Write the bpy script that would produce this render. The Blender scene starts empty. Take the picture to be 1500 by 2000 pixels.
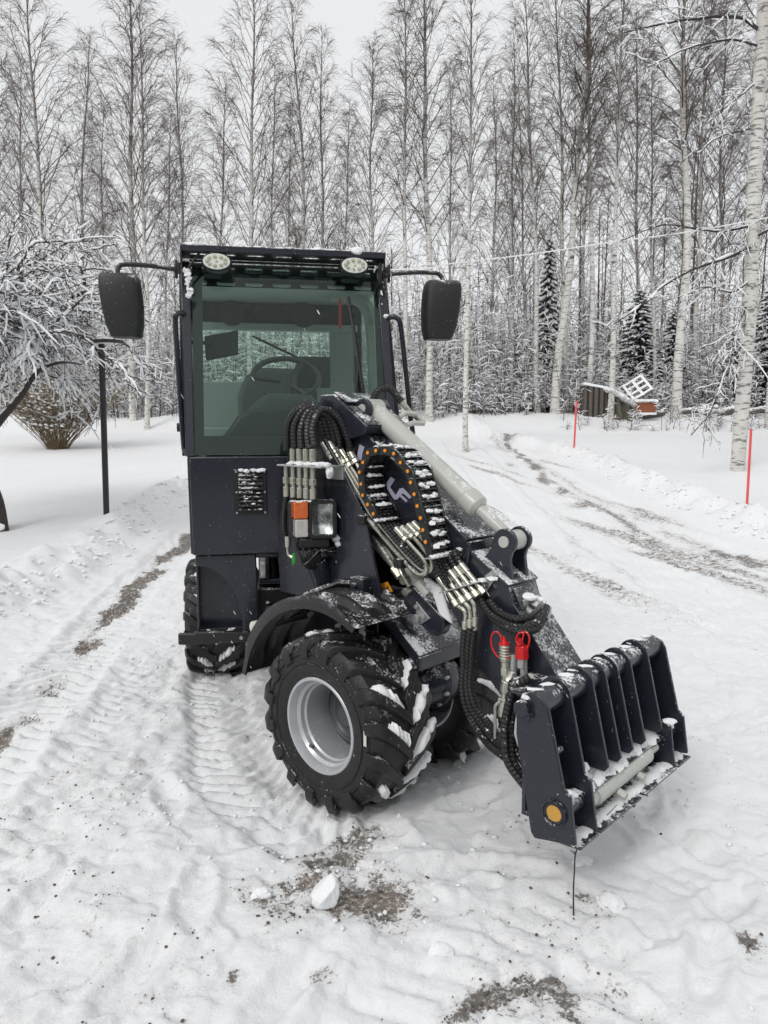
import bpy, bmesh, math, random
import numpy as np
from mathutils import Vector, Matrix
rad = math.radians
SC = bpy.context.scene

# ---------------------------------------------------------------- camera, sky, sun, exposure
F = 1450.0; PITCH = rad(6.5); CH = 1.6          # focal length in photo pixels, tilt, eye height
cam = bpy.data.cameras.new('camera'); cam_o = bpy.data.objects.new('camera', cam); SC.collection.objects.link(cam_o)
cam.sensor_fit = 'VERTICAL'; cam.sensor_height = 24.0; cam.lens = F / 2000 * 24.0
cam.clip_start = 0.05; cam.clip_end = 2000
cam_o.location = (0, 0, CH); cam_o.rotation_euler = (rad(90) - PITCH, 0, 0)
SC.camera = cam_o
SUN_EL = rad(42); SUN_AZ = rad(215)             # soft overcast light from behind the camera
w = bpy.data.worlds.new("World"); SC.world = w; w.use_nodes = True
nt = w.node_tree; nt.nodes.clear()
wo = nt.nodes.new('ShaderNodeOutputWorld'); bg1 = nt.nodes.new('ShaderNodeBackground'); bg2 = nt.nodes.new('ShaderNodeBackground')
add = nt.nodes.new('ShaderNodeAddShader'); sky = nt.nodes.new('ShaderNodeTexSky'); hs = nt.nodes.new('ShaderNodeHueSaturation')
sky.sky_type = 'NISHITA'; sky.sun_disc = False; sky.sun_elevation = SUN_EL; sky.sun_rotation = SUN_AZ; sky.dust_density = 4
hs.inputs['Saturation'].default_value = 0.12
nt.links.new(sky.outputs[0], hs.inputs['Color']); nt.links.new(hs.outputs[0], bg1.inputs[0]); bg1.inputs[1].default_value = 0.05
# cloud layer: even grey, a little brighter overhead
tc = nt.nodes.new('ShaderNodeTexCoord'); sp = nt.nodes.new('ShaderNodeSeparateXYZ'); cr = nt.nodes.new('ShaderNodeValToRGB')
nt.links.new(tc.outputs['Generated'], sp.inputs[0]); nt.links.new(sp.outputs[2], cr.inputs[0])
cr.color_ramp.elements[0].position = 0.0; cr.color_ramp.elements[0].color = (0.60, 0.605, 0.61, 1)
cr.color_ramp.elements[1].position = 1.0; cr.color_ramp.elements[1].color = (0.72, 0.73, 0.745, 1)
nt.links.new(cr.outputs[0], bg2.inputs[0]); bg2.inputs[1].default_value = 1.06
nt.links.new(bg1.outputs[0], add.inputs[0]); nt.links.new(bg2.outputs[0], add.inputs[1]); nt.links.new(add.outputs[0], wo.inputs[0])
sun = bpy.data.lights.new('sun', 'SUN'); sun.energy = 0.80; sun.angle = rad(16); sun.color = (1.0, 0.97, 0.93)
sun_o = bpy.data.objects.new('sun', sun); SC.collection.objects.link(sun_o)
sd = Vector((math.sin(SUN_AZ) * math.cos(SUN_EL), math.cos(SUN_AZ) * math.cos(SUN_EL), math.sin(SUN_EL)))
sun_o.rotation_euler = sd.to_track_quat('Z', 'Y').to_euler()
SC.view_settings.view_transform = 'Standard'; SC.view_settings.look = 'None'
SC.view_settings.exposure = 0.0; SC.view_settings.gamma = 1.0; SC.view_settings.use_curve_mapping = False
SC.cycles.max_bounces = 8; SC.cycles.transparent_max_bounces = 16; SC.cycles.caustics_reflective = False; SC.cycles.caustics_refractive = False

# ---------------------------------------------------------------- measuring helpers (photo pixel -> real place)
_fw = np.array([0, math.cos(PITCH), -math.sin(PITCH)]); _up = np.array([0, math.sin(PITCH), math.cos(PITCH)]); _C = np.array([0, 0, CH])
def ray(px, py): return _fw + np.array([1., 0, 0]) * (px - 750) / F - _up * (py - 1000) / F
def at_y(px, py, D):
    r = ray(px, py); return _C + r * (D / r[1])
class Frame:
    def __init__(s, ox, oy, a):
        s.o = np.array([ox, oy, 0.]); s.h = np.array([math.cos(a), math.sin(a), 0.]); s.r = np.array([math.sin(a), -math.cos(a), 0.]); s.z = np.array([0, 0, 1.])
    def w(s, p): return s.o + s.r * p[0] + s.h * p[1] + s.z * p[2]
    def pl(s, px, py, ax, v):
        r = ray(px, py); a = (s.r, s.h, s.z)[ax]; t = (v - (_C - s.o) @ a) / (r @ a); d = _C + r * t - s.o
        return (float(d @ s.r), float(d @ s.h), float(d[2]))
class World:
    def w(s, p): return np.array(p, float)
WF = World()
RF = Frame(-.473, 3.67, rad(-80))       # rear half of the loader: x to its right side, y forward, z up
FF = Frame(.065, 3.31, rad(-43))        # front half, articulated towards its left

# ---------------------------------------------------------------- noise + terrain
def _hash(ix, iy, s):
    n = (ix.astype(np.int64) * 374761393 + iy.astype(np.int64) * 668265263 + s * 974634777) & 0xFFFFFFFF
    n = ((n ^ (n >> 13)) * 1274126177) & 0xFFFFFFFF
    n = (n ^ (n >> 16)) & 0xFFFFFF
    return n / float(0xFFFFFF)
def vn(x, y, s=0):
    x = np.asarray(x, float); y = np.asarray(y, float)
    ix = np.floor(x); iy = np.floor(y); fx = x - ix; fy = y - iy
    fx = fx * fx * fx * (fx * (fx * 6 - 15) + 10); fy = fy * fy * fy * (fy * (fy * 6 - 15) + 10)
    a = _hash(ix, iy, s); b = _hash(ix + 1, iy, s); c = _hash(ix, iy + 1, s); d = _hash(ix + 1, iy + 1, s)
    return (a + (b - a) * fx) * (1 - fy) + (c + (d - c) * fx) * fy - .5
def fbm(x, y, s=0, o=4, g=.5):
    r = 0; a = 1.; f = 1.
    for k in range(o):
        ca, sa = math.cos(.7 * k + .3), math.sin(.7 * k + .3)
        r = r + a * vn((x * ca - y * sa) * f, (x * sa + y * ca) * f, s + k * 17); a *= g; f *= 2.07
    return r
def sstep(a, b, x):
    t = np.clip((x - a) / (b - a), 0, 1); return t * t * (3 - 2 * t)
def base_h(x, y):
    u = np.minimum(y, 34.) - 8.
    h = .040 * (u + np.sqrt(u * u + 4.))
    return h
def edge_l(y): return -3.15 - .25 * sstep(6, 13, y) + 4.2 * sstep(16, 28, y) + .12 * vn(y * .9, y * 0, 5)
def edge_r(y): return 4.85 - .2 * sstep(9, 18, y) - 2.4 * sstep(17, 27, y) + .12 * vn(y * .9, y * 0, 9)
def gpoint(px, py):      # where a photo pixel meets the ground
    r = ray(px, py); t = 1.6 / -r[2] if r[2] < 0 else 30
    for k in range(40):
        p = _C + r * t; h = float(base_h(p[0], p[1])); t += (p[2] - h) / max(.06, -r[2] + .08) * .5
    return _C + r * t
def path_px(L): return [gpoint(*p)[:2] for p in L]
TRK = []   # (polyline, half width, depth, lug pitch)
TRK.append((path_px([(-150, 1640), (0, 1450), (150, 1290), (200, 1220), (260, 1150), (315, 1105), (370, 1040)]), .24, .045, .12))
TRK.append((path_px([(425, 1320), (432, 1400), (455, 1490), (520, 1570), (600, 1620), (690, 1640)]), .20, .04, .10))
TRK.append((path_px([(300, 1300), (180, 1480), (60, 1640), (-80, 1850)]), .2, .014, .10))
TRK.append((path_px([(1500, 1250), (1330, 1150), (1180, 1060), (1060, 960), (985, 890), (930, 855)]), .35, .025, 0))
TRK.append((path_px([(1560, 1120), (1400, 1075), (1240, 1010), (1120, 945), (1040, 900), (960, 860)]), .3, .03, 0))
TRK.append((path_px([(1560, 1500), (1250, 1300), (1120, 1130), (1000, 1000), (920, 905), (880, 860)]), .3, .02, 0))
TRK.append((path_px([(700, 2050), (960, 1880), (1080, 1830), (1230, 1780), (1500, 1700)]), .2, .018, .11))
def seg_coords(x, y, P):
    best = np.full(np.shape(x), 1e9); S = np.zeros_like(best); Lt = np.zeros_like(best); acc = 0.
    for (ax, ay), (bx, by) in zip(P[:-1], P[1:]):
        dx, dy = bx - ax, by - ay; L = math.hypot(dx, dy)
        t = ((x - ax) * dx + (y - ay) * dy) / (L * L); tc_ = np.clip(t, 0, 1)
        d = np.hypot(x - ax - tc_ * dx, y - ay - tc_ * dy); m = d < best
        S = np.where(m, acc + tc_ * L, S); Lt = np.where(m, ((x - ax) * dy - (y - ay) * dx) / L, Lt); best = np.minimum(best, d); acc += L
    return best, S, Lt
def height(x, y, detail=True):
    x = np.asarray(x, float); y = np.asarray(y, float)
    h = base_h(x, y)
    el, er = edge_l(y), edge_r(y)
    dl = el - x; dr = x - er                       # >0 outside the road
    out = np.maximum(dl, dr)
    far = sstep(24, 27, y)
    field = .17 * sstep(-.15, .55, out) * (1 - far)
    lump = fbm(x * 2.6, y * 2.6, 3, 4)
    berm = np.exp(-((out - .2) / .34) ** 2) * (.13 + .22 * lump) * (y > -5) * (1 - far)
    h = h + field + berm
    bank = sstep(23.3, 25.5, y + 1.2 * vn(x * .35, y * .1, 12)) * (.56 + .30 * vn(x * .6, y * .3, 7)) + .0
    h = h + bank
    h = h + .05 * vn(x * .35, y * .35, 21) * sstep(.3, 1.5, out)
    if detail:
        inside = 1 - sstep(-.3, .3, out)
        near = 1 - sstep(9, 16, np.hypot(x, y))
        h = h + inside * (.030 * fbm(x * 2.1, y * 2.1, 31, 4, .5) + .007 * np.abs(fbm(x * 5.5, y * 5.5, 41, 3)) )
        h = h + inside * near * (.011 * sstep(.10, .17, fbm(x * 5.3, y * 5.3, 57, 3)) + .006 * sstep(.05, .2, fbm(x * 16, y * 16, 58, 2)) - .014 * sstep(.1, .35, fbm(x * 3.7 + 9, y * 3.7, 63, 3)))
        h = h + (1 - inside) * (.012 * fbm(x * 2.5, y * 2.5, 71, 4) + .0035 * fbm(x * 9, y * 9, 77, 3))
        for P, hw, dep, pitch in TRK:
            b, S, Lt = seg_coords(x, y, P)
            m = 1 - sstep(hw * .8, hw * 1.12, b + .06 * vn(x * 4, y * 4, 81))
            rim = np.exp(-((b - hw * 1.2) / .07) ** 2) * .35
            v = -dep * m + rim * dep * (.6 + 1.6 * vn(x * 8, y * 8, 83))
            if pitch:
                ph = (S + np.abs(Lt) * .62) / pitch
                rip = sstep(-.25, .25, np.sin(ph * 2 * math.pi) + .35 + .45 * vn(x * 7, y * 7, 85))
                v = v + .75 * dep * rip * m * (.75 + .8 * vn(x * 3, y * 3, 87))
            h = h + v
        # footprints in the loose snow
        for (fx, fy, fa) in FOOT:
            c, s_ = math.cos(fa), math.sin(fa); u = (x - fx) * c + (y - fy) * s_; v2 = -(x - fx) * s_ + (y - fy) * c
            q = (u / .15) ** 2 + (v2 / .055) ** 2
            h = h - .026 * np.exp(-q * q) + .009 * np.exp(-((np.sqrt(q) - 1.45) / .3) ** 2)
    return h
_r = random.Random(5)
FOOT = [(p[0], p[1], a) for p, a in [(gpoint(120, 1560), .9), (gpoint(380, 1760), 1.7), (gpoint(260, 1900), 1.2), (gpoint(930, 1560), .5), (gpoint(1330, 1640), 2.2),
        (gpoint(1260, 1560), 1.2), (gpoint(1420, 1760), .7), (gpoint(1000, 1700), 2.8), (gpoint(500, 1640), .5), (gpoint(1180, 1930), 2.4), (gpoint(1380, 1890), 1.1),
        (gpoint(60, 1760), 1.3), (gpoint(330, 1560), 2.0), (gpoint(860, 1700), .2), (gpoint(560, 1930), 1.0), (gpoint(30, 1060), .9), (gpoint(90, 1030), .8), (gpoint(150, 990), .8)]]
def gz(x, y): return float(height(np.array([x]), np.array([y]))[0])

# ---------------------------------------------------------------- materials
def newmat(name):
    m = bpy.data.materials.new(name); m.use_nodes = True; n = m.node_tree; b = n.nodes['Principled BSDF']; return m, n, b
def N(n, t, **kw):
    o = n.nodes.new(t)
    for k, v in kw.items():
        if isinstance(v, tuple) and k == 'ins': pass
        setattr(o, k, v)
    return o
def noise(n, scale, detail=4, rough=.55, vec=None):
    t = n.nodes.new('ShaderNodeTexNoise'); t.inputs['Scale'].default_value = scale; t.inputs['Detail'].default_value = detail; t.inputs['Roughness'].default_value = rough
    if vec is None: vec = n.nodes.new('ShaderNodeTexCoord').outputs['Object']
    n.links.new(vec, t.inputs['Vector']); return t.outputs['Fac']
def mth(n, op, a, b=None, c=None, clamp=False):
    m = n.nodes.new('ShaderNodeMath'); m.operation = op; m.use_clamp = clamp
    for i, v in enumerate((a, b, c)):
        if v is None: continue
        if isinstance(v, (int, float)): m.inputs[i].default_value = v
        else: n.links.new(v, m.inputs[i])
    return m.outputs[0]
def mrange(n, v, a, b, c=0., d=1.):
    m = n.nodes.new('ShaderNodeMapRange'); m.inputs[1].default_value = a; m.inputs[2].default_value = b; m.inputs[3].default_value = c; m.inputs[4].default_value = d
    n.links.new(v, m.inputs[0]); return m.outputs[0]
def mixc(n, f, a, b):
    m = n.nodes.new('ShaderNodeMix'); m.data_type = 'RGBA'
    if isinstance(f, (int, float)): m.inputs['Factor'].default_value = f
    else: n.links.new(f, m.inputs['Factor'])
    for i, v in ((6, a), (7, b)):
        if isinstance(v, tuple): m.inputs[i].default_value = v if len(v) == 4 else v + (1,)
        else: n.links.new(v, m.inputs[i])
    return m.outputs[2]
def bump(n, b, h, strength=.3, dist=.01):
    k = n.nodes.new('ShaderNodeBump'); k.inputs['Strength'].default_value = strength; k.inputs['Distance'].default_value = dist
    n.links.new(h, k.inputs['Height']); n.links.new(k.outputs[0], b.inputs['Normal'])
SNOWC = (.80, .81, .83)
def mat(name, col, rough=.5, metal=0., vary=.15, vscale=6., bmp=0., bscale=80., coat=0., snow=0., spec=.5, speck=True):
    """plain material with colour variation and, if snow > 0, snow lying on what faces up"""
    m, n, b = newmat(name)
    v = noise(n, vscale, 5)
    c2 = tuple(min(1, x * (1 - vary)) for x in col); c1 = tuple(min(1, x * (1 + vary)) for x in col)
    c = mixc(n, v, c2, c1)
    rg = mrange(n, noise(n, vscale * 2.3, 4), .3, .7, max(.02, rough - .07), rough + .09)
    b.inputs['Metallic'].default_value = metal; b.inputs['Specular IOR Level'].default_value = spec
    b.inputs['Coat Weight'].default_value = coat; b.inputs['Coat Roughness'].default_value = .12
    if snow > 0:
        g = n.nodes.new('ShaderNodeNewGeometry'); s = n.nodes.new('ShaderNodeSeparateXYZ'); n.links.new(g.outputs['Normal'], s.inputs[0])
        up = mrange(n, s.outputs[2], .25, .75)
        big = noise(n, 11, 3); fine = noise(n, 95, 2, .7)
        cov = mth(n, 'ADD', mth(n, 'MULTIPLY', big, .75), mth(n, 'MULTIPLY', fine, .62))
        mask = mth(n, 'MULTIPLY', mrange(n, cov, .775 - snow * .3, .885 - snow * .3), up, clamp=True)
        fl = mrange(n, noise(n, 130, 1, .5), .765, .785)
        mask = mth(n, 'MAXIMUM', mask, mth(n, 'MULTIPLY', fl, .55), clamp=True) if speck else mask
        c = mixc(n, mask, c, SNOWC)
        rr = n.nodes.new('ShaderNodeMix'); n.links.new(mask, rr.inputs[0]); n.links.new(rg, rr.inputs[2]); rr.inputs[3].default_value = .85; rg = rr.outputs[0]
        mm = mth(n, 'MULTIPLY', mth(n, 'SUBTRACT', 1.0, mask), metal); n.links.new(mm, b.inputs['Metallic'])
    n.links.new(c, b.inputs['Base Color']); n.links.new(rg, b.inputs['Roughness'])
    if bmp > 0: bump(n, b, noise(n, bscale, 4), bmp, .004)
    return m
M = {}
M['paint'] = mat('dark_blue_grey_paint', (.0185, .0205, .0300), .28, 0, .14, 3, .06, 60, coat=.2, snow=.22, spec=.4)
M['paint_clean'] = mat('dark_blue_grey_paint_clean', (.0185, .0205, .0300), .24, 0, .16, 3, .04, 40, coat=.22, snow=.04, spec=.38)
M['paint_snowy'] = mat('dark_blue_grey_paint_snowy', (.0185, .0205, .0300), .35, 0, .12, 3, .06, 60, coat=.3, snow=.33)
M['black'] = mat('black_plastic', (.008, .008, .0085), .42, 0, .2, 8, .2, 250, snow=.25)
M['black_matt'] = mat('black_matt_plastic', (.011, .011, .012), .5, 0, .2, 8, .35, 400, snow=.10)
M['fender'] = mat('fender_plastic', (.013, .013, .0145), .42, 0, .2, 8, .25, 300, snow=.16)
M['rubber'] = mat('tyre_rubber', (.0085, .0085, .009), .5, 0, .4, 14, .3, 160, snow=.06)
M['rim'] = mat('silver_rim_paint', (.50, .51, .53), .38, .35, .06, 5, .1, 120, snow=.05, speck=False)
M['disc'] = mat('grey_rim_disc', (.085, .09, .098), .42, .2, .08, 5, .1, 120, speck=False)
M['steel'] = mat('zinc_plated_steel', (.50, .49, .42), .27, .75, .25, 30, .05, 100, snow=.18)
M['zinc'] = mat('dull_zinc', (.42, .43, .42), .42, .6, .2, 30, .1, 100, snow=.12)
M['cyl'] = mat('pale_grey_cylinder_paint', (.46, .47, .43), .33, 0, .05, 4, .05, 80, coat=.2, snow=.06, speck=False)
M['nylon'] = mat('white_nylon', (.62, .63, .58), .4, 0, .08, 10, 0, 1, speck=False)
M['orange'] = mat('orange_cap', (.85, .30, .02), .4, 0, .06, 10)
M['decal'] = mat('lilac_decal', (.42, .41, .53), .45, 0, .05, 8)
M['warn'] = mat('orange_warning_decal', (.75, .30, .02), .45, 0, .08, 20)
M['pinface'] = mat('ochre_pin_face', (.58, .32, .06), .45, .1, .1, 30)
M['red'] = mat('red_rubber', (.62, .012, .014), .38, 0, .12, 20, snow=.1, speck=False)
M['green'] = mat('green_clip', (.03, .42, .05), .45)
M['interior'] = mat('cab_interior', (.34, .36, .36), .6, 0, .06, 4, 0, 200)
M['seat'] = mat('seat_fabric', (.085, .09, .092), .8, 0, .1, 20, .1, 300)
M['trim'] = mat('dark_cab_trim', (.035, .037, .04), .5, 0, .1, 8)
M['screen'] = mat('dark_screen', (.01, .012, .014), .15)
M['amber'] = mat('amber_lens', (.62, .11, .003), .12, 0, .45, 45, .9, 90, coat=.6)
M['clear'] = mat('ribbed_clear_lens', (.52, .50, .47), .12, .1, .25, 30, .8, 150, coat=.8)
M['chrome'] = mat('lamp_reflector', (.88, .89, .88), .22, 1., .06, 12, .1, 22)
M['led'] = mat('work_lamp_lens', (.72, .74, .70), .25, 0, .12, 30, .4, 90, coat=.5)
M['ledcell'] = mat('work_lamp_cell', (.42, .42, .30), .2, .2, .2, 30, coat=.4)
M['stake'] = mat('red_marker_paint', (.75, .10, .10), .45, 0, .2, 8, snow=.1)
M['twig'] = mat('dark_twigs', (.095, .072, .060), .8, 0, .45, 3)
M['twig_red'] = mat('reddish_twigs', (.105, .078, .076), .8, 0, .4, 3)
M['bushtwig'] = mat('olive_brown_stems', (.19, .145, .085), .8, 0, .45, 3)
M['applebark'] = mat('apple_bark', (.045, .038, .036), .9, 0, .4, 9, .8, 60, snow=.1)
M['spruce'] = mat('spruce_needles', (.022, .032, .026), .8, 0, .4, 6)
M['wood'] = mat('grey_wood', (.12, .10, .085), .8, 0, .4, 14, .4, 60, snow=.5)
M['redwood'] = mat('rust_red_boards', (.26, .085, .04), .75, 0, .3, 10, .4, 60, snow=.2)
M['tarp'] = mat('olive_tarpaulin', (.115, .105, .08), .6, 0, .3, 5, .6, 14, snow=.35)
M['cable'] = mat('frosted_cable', (.78, .78, .79), .7, 0, .15, 4)
M['pole'] = mat('black_post', (.016, .016, .018), .5, 0, .2, 10, .1, 200, snow=.1)
M['gravel'] = mat('gravel_stones', (.11, .095, .085), .85, 0, .6, 40, .5, 200)
# wrapped hydraulic hose: spiral sleeve
def hose_mat():
    m, n, b = newmat('spiral_wrapped_hose')
    u = n.nodes.new('ShaderNodeUVMap'); s = n.nodes.new('ShaderNodeSeparateXYZ'); n.links.new(u.outputs[0], s.inputs[0])
    ph = mth(n, 'ADD', mth(n, 'MULTIPLY', s.outputs[0], 62.), s.outputs[1])
    fr = mth(n, 'FRACT', ph); rid = mrange(n, mth(n, 'ABSOLUTE', mth(n, 'SUBTRACT', fr, .5)), .30, .5, 1, 0)
    g = n.nodes.new('ShaderNodeNewGeometry'); sz = n.nodes.new('ShaderNodeSeparateXYZ'); n.links.new(g.outputs['Normal'], sz.inputs[0])
    mask = mth(n, 'MULTIPLY', mrange(n, mth(n, 'ADD', noise(n, 38, 3), mth(n, 'MULTIPLY', noise(n, 120, 2), .4)), .84, .90), mrange(n, sz.outputs[2], .2, .7), clamp=True)
    c = mixc(n, mask, mixc(n, rid, (.005, .005, .005), (.020, .020, .021)), SNOWC); n.links.new(c, b.inputs['Base Color'])
    b.inputs['Roughness'].default_value = .42; bump(n, b, rid, .9, .004); return m
M['hose'] = hose_mat()
def snow_mat(name='snow', tint=(.86, .868, .88)):
    m, n, b = newmat(name)
    c = mixc(n, noise(n, 5, 4), tuple(x * .965 for x in tint), tint); n.links.new(c, b.inputs['Base Color'])
    b.inputs['Roughness'].default_value = .75; b.inputs['Specular IOR Level'].default_value = .25
    h = mth(n, 'ADD', noise(n, 60, 5, .65), mth(n, 'MULTIPLY', noise(n, 260, 2), .4)); bump(n, b, h, .5, .006); return m
M['snow'] = snow_mat()
def bark_mat():
    m, n, b = newmat('birch_bark')
    t = n.nodes.new('ShaderNodeTexCoord'); mp = n.nodes.new('ShaderNodeMapping'); mp.inputs['Scale'].default_value = (5, 5, 22); n.links.new(t.outputs['Object'], mp.inputs[0])
    a = mrange(n, noise(n, 1.0, 3, .6, mp.outputs[0]), .55, .61)
    mp2 = n.nodes.new('ShaderNodeMapping'); mp2.inputs['Scale'].default_value = (1.6, 1.6, 3.6); n.links.new(t.outputs['Object'], mp2.inputs[0])
    k = mrange(n, noise(n, 1.0, 4, .65, mp2.outputs[0]), .60, .67)
    s = n.nodes.new('ShaderNodeSeparateXYZ'); n.links.new(t.outputs['Object'], s.inputs[0])
    low = mrange(n, mth(n, 'ADD', s.outputs[2], mth(n, 'MULTIPLY', noise(n, 2.5, 3), 1.6)), .9, 1.5, 1, 0)
    hi = mrange(n, s.outputs[2], 7.5, 13)     # upper stems turn brown
    dark = mth(n, 'MAXIMUM', mth(n, 'MULTIPLY', a, .8), k, clamp=True)
    c = mixc(n, noise(n, 3, 3), (.52, .50, .46), (.72, .71, .68))
    c = mixc(n, mth(n, 'MULTIPLY', hi, .85), c, (.15, .12, .10)); c = mixc(n, mth(n, 'MULTIPLY', dark, .88), c, (.045, .04, .038))
    n.links.new(c, b.inputs['Base Color']); b.inputs['Roughness'].default_value = .75; bump(n, b, dark, .5, .02); return m
M['bark'] = bark_mat()
def glass_mat(name, tint, gloss=1.0):
    m = bpy.data.materials.new(name); m.use_nodes = True; n = m.node_tree; n.nodes.clear()
    o = n.nodes.new('ShaderNodeOutputMaterial'); tr = n.nodes.new('ShaderNodeBsdfTransparent'); gl = n.nodes.new('ShaderNodeBsdfGlossy'); fr = n.nodes.new('ShaderNodeFresnel'); mx = n.nodes.new('ShaderNodeMixShader')
    tr.inputs[0].default_value = tint + (1,); gl.inputs['Roughness'].default_value = .02; fr.inputs['IOR'].default_value = 1.5
    f = mth(n, 'MULTIPLY', fr.outputs[0], gloss, clamp=True)
    n.links.new(f, mx.inputs[0]); n.links.new(tr.outputs[0], mx.inputs[1]); n.links.new(gl.outputs[0], mx.inputs[2]); n.links.new(mx.outputs[0], o.inputs[0]); return m
M['glass'] = glass_mat('green_tinted_glass', (.83, .925, .88), .55)
M['glass2'] = glass_mat('rear_cab_glass', (.92, .98, .95), .4)
M['lampglass'] = glass_mat('clear_lamp_glass', (.96, .97, .96), .5)

# ---------------------------------------------------------------- mesh builder
def catmull(P, per=6):
    P = [np.array(p, float) for p in P]
    if len(P) < 3: return P
    Q = [2 * P[0] - P[1]] + P + [2 * P[-1] - P[-2]]; out = []
    for i in range(1, len(Q) - 2):
        a, b, c, d = Q[i - 1:i + 3]
        for k in range(per):
            t = k / per; out.append(.5 * ((2 * b) + (c - a) * t + (2 * a - 5 * b + 4 * c - d) * t * t + (3 * b - a - 3 * c + d) * t ** 3))
    out.append(P[-1]); return out
class MB:
    def __init__(s, fr=WF): s.V = []; s.Fc = []; s.mi = []; s.fr = fr; s.uv = {}
    def add(s, vs, fs, m=0, loc=True):
        n = len(s.V); s.V += [s.fr.w(v) if loc else np.array(v, float) for v in vs]
        s.Fc += [tuple(n + i for i in f) for f in fs]; s.mi += [m] * len(fs); return n
    def box(s, x0, x1, y0, y1, z0, z1, m=0):
        s.add([(x, y, z) for x in (x0, x1) for y in (y0, y1) for z in (z0, z1)], [(0, 1, 3, 2), (4, 6, 7, 5), (0, 4, 5, 1), (2, 3, 7, 6), (0, 2, 6, 4), (1, 5, 7, 3)], m); return s
    def hexa(s, b4, t4, m=0):
        s.add(list(b4) + list(t4), [(3, 2, 1, 0), (4, 5, 6, 7), (0, 1, 5, 4), (1, 2, 6, 5), (2, 3, 7, 6), (3, 0, 4, 7)], m); return s
    def prism(s, pts, ax, a, b, m=0):
        def mk(p, v): return [(v, p[0], p[1]), (p[0], v, p[1]), (p[0], p[1], v)][ax]
        n = len(pts); A = [mk(p, a) for p in pts] + [mk(p, b) for p in pts]
        s.add(A, [tuple(range(n - 1, -1, -1)), tuple(range(n, 2 * n))] + [(i, (i + 1) % n, n + (i + 1) % n, n + i) for i in range(n)], m); return s
    def tube(s, P, r, n=10, m=0, smooth=0, caps=True):
        P = [np.array(p, float) for p in P]
        if smooth: P = catmull(P, smooth)
        if not hasattr(r, '__len__'): r = [r] * len(P)
        elif len(r) != len(P): r = list(np.interp(np.linspace(0, 1, len(P)), np.linspace(0, 1, len(r)), r))
        Pw = [s.fr.w(p) for p in P]; T = []
        for i in range(len(Pw)):
            t = Pw[min(i + 1, len(Pw) - 1)] - Pw[max(i - 1, 0)]; T.append(t / (np.linalg.norm(t) + 1e-9))
        u = np.cross(T[0], [0, 0, 1.]);
        if np.linalg.norm(u) < 1e-3: u = np.cross(T[0], [1., 0, 0])
        u /= np.linalg.norm(u); base = len(s.V); acc = 0
        for i, p in enumerate(Pw):
            u = u - T[i] * (u @ T[i]); u /= np.linalg.norm(u) + 1e-9; v = np.cross(T[i], u)
            if i: acc += np.linalg.norm(p - Pw[i - 1])
            for k in range(n):
                a = 2 * math.pi * k / n; s.uv[len(s.V)] = (acc, k / n); s.V.append(p + (u * math.cos(a) + v * math.sin(a)) * r[i])
        for i in range(len(Pw) - 1):
            for k in range(n):
                k2 = (k + 1) % n; s.Fc.append((base + i * n + k, base + i * n + k2, base + (i + 1) * n + k2, base + (i + 1) * n + k)); s.mi.append(m)
        if caps:
            s.Fc.append(tuple(base + k for k in range(n - 1, -1, -1))); s.Fc.append(tuple(base + (len(Pw) - 1) * n + k for k in range(n))); s.mi += [m, m]
        return s
    def cyl(s, p0, p1, r, n=20, m=0, r2=None): return s.tube([p0, p1], [r, r if r2 is None else r2], n, m)
    def hexbolt(s, p0, p1, r, m=0): return s.tube([p0, p1], r, 6, m)
    def lathe(s, prof, o, ax=0, n=48, m=0, closed=False, a0=0., a1=2 * math.pi):
        """profile of (position along axis, radius); axis is local x, y or z through o"""
        full = abs(a1 - a0 - 2 * math.pi) < 1e-6; cols = n if full else n + 1; vs = []
        for j in range(cols):
            a = a0 + (a1 - a0) * j / n; ca, sa = math.cos(a), math.sin(a)
            for (u, r) in prof:
                d = [(u, r * sa, r * ca), (r * sa, u, r * ca), (r * sa, r * ca, u)][ax]; vs.append((o[0] + d[0], o[1] + d[1], o[2] + d[2]))
        K = len(prof); fs = []; kk = K if closed else K - 1
        for j in range(n):
            j2 = (j + 1) % cols
            for k in range(kk): fs.append((j * K + k, j * K + (k + 1) % K, j2 * K + (k + 1) % K, j2 * K + k))
        s.add(vs, fs, m); return s
    def blob(s, c, r, seed=0, sub=2, amp=.25, m=0, flat=None):
        bm = bmesh.new(); bmesh.ops.create_icosphere(bm, subdivisions=sub, radius=1.0); vs = []
        c = s.fr.w(c)
        for v in bm.verts:
            q = np.array(v.co); k = 1 + amp * float(fbm(q[0] * 1.7 + seed * 3.1 + q[2] * 1.3, q[1] * 1.7 - q[2] * .9 + seed, seed, 3)) * 1.4
            p = q * k * np.array(r)
            if flat is not None: p[2] = max(p[2], flat * r[2])
            vs.append(c + p)
        s.add(vs, [tuple(v.index for v in f.verts) for f in bm.faces], m, loc=False); bm.free(); return s
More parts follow.
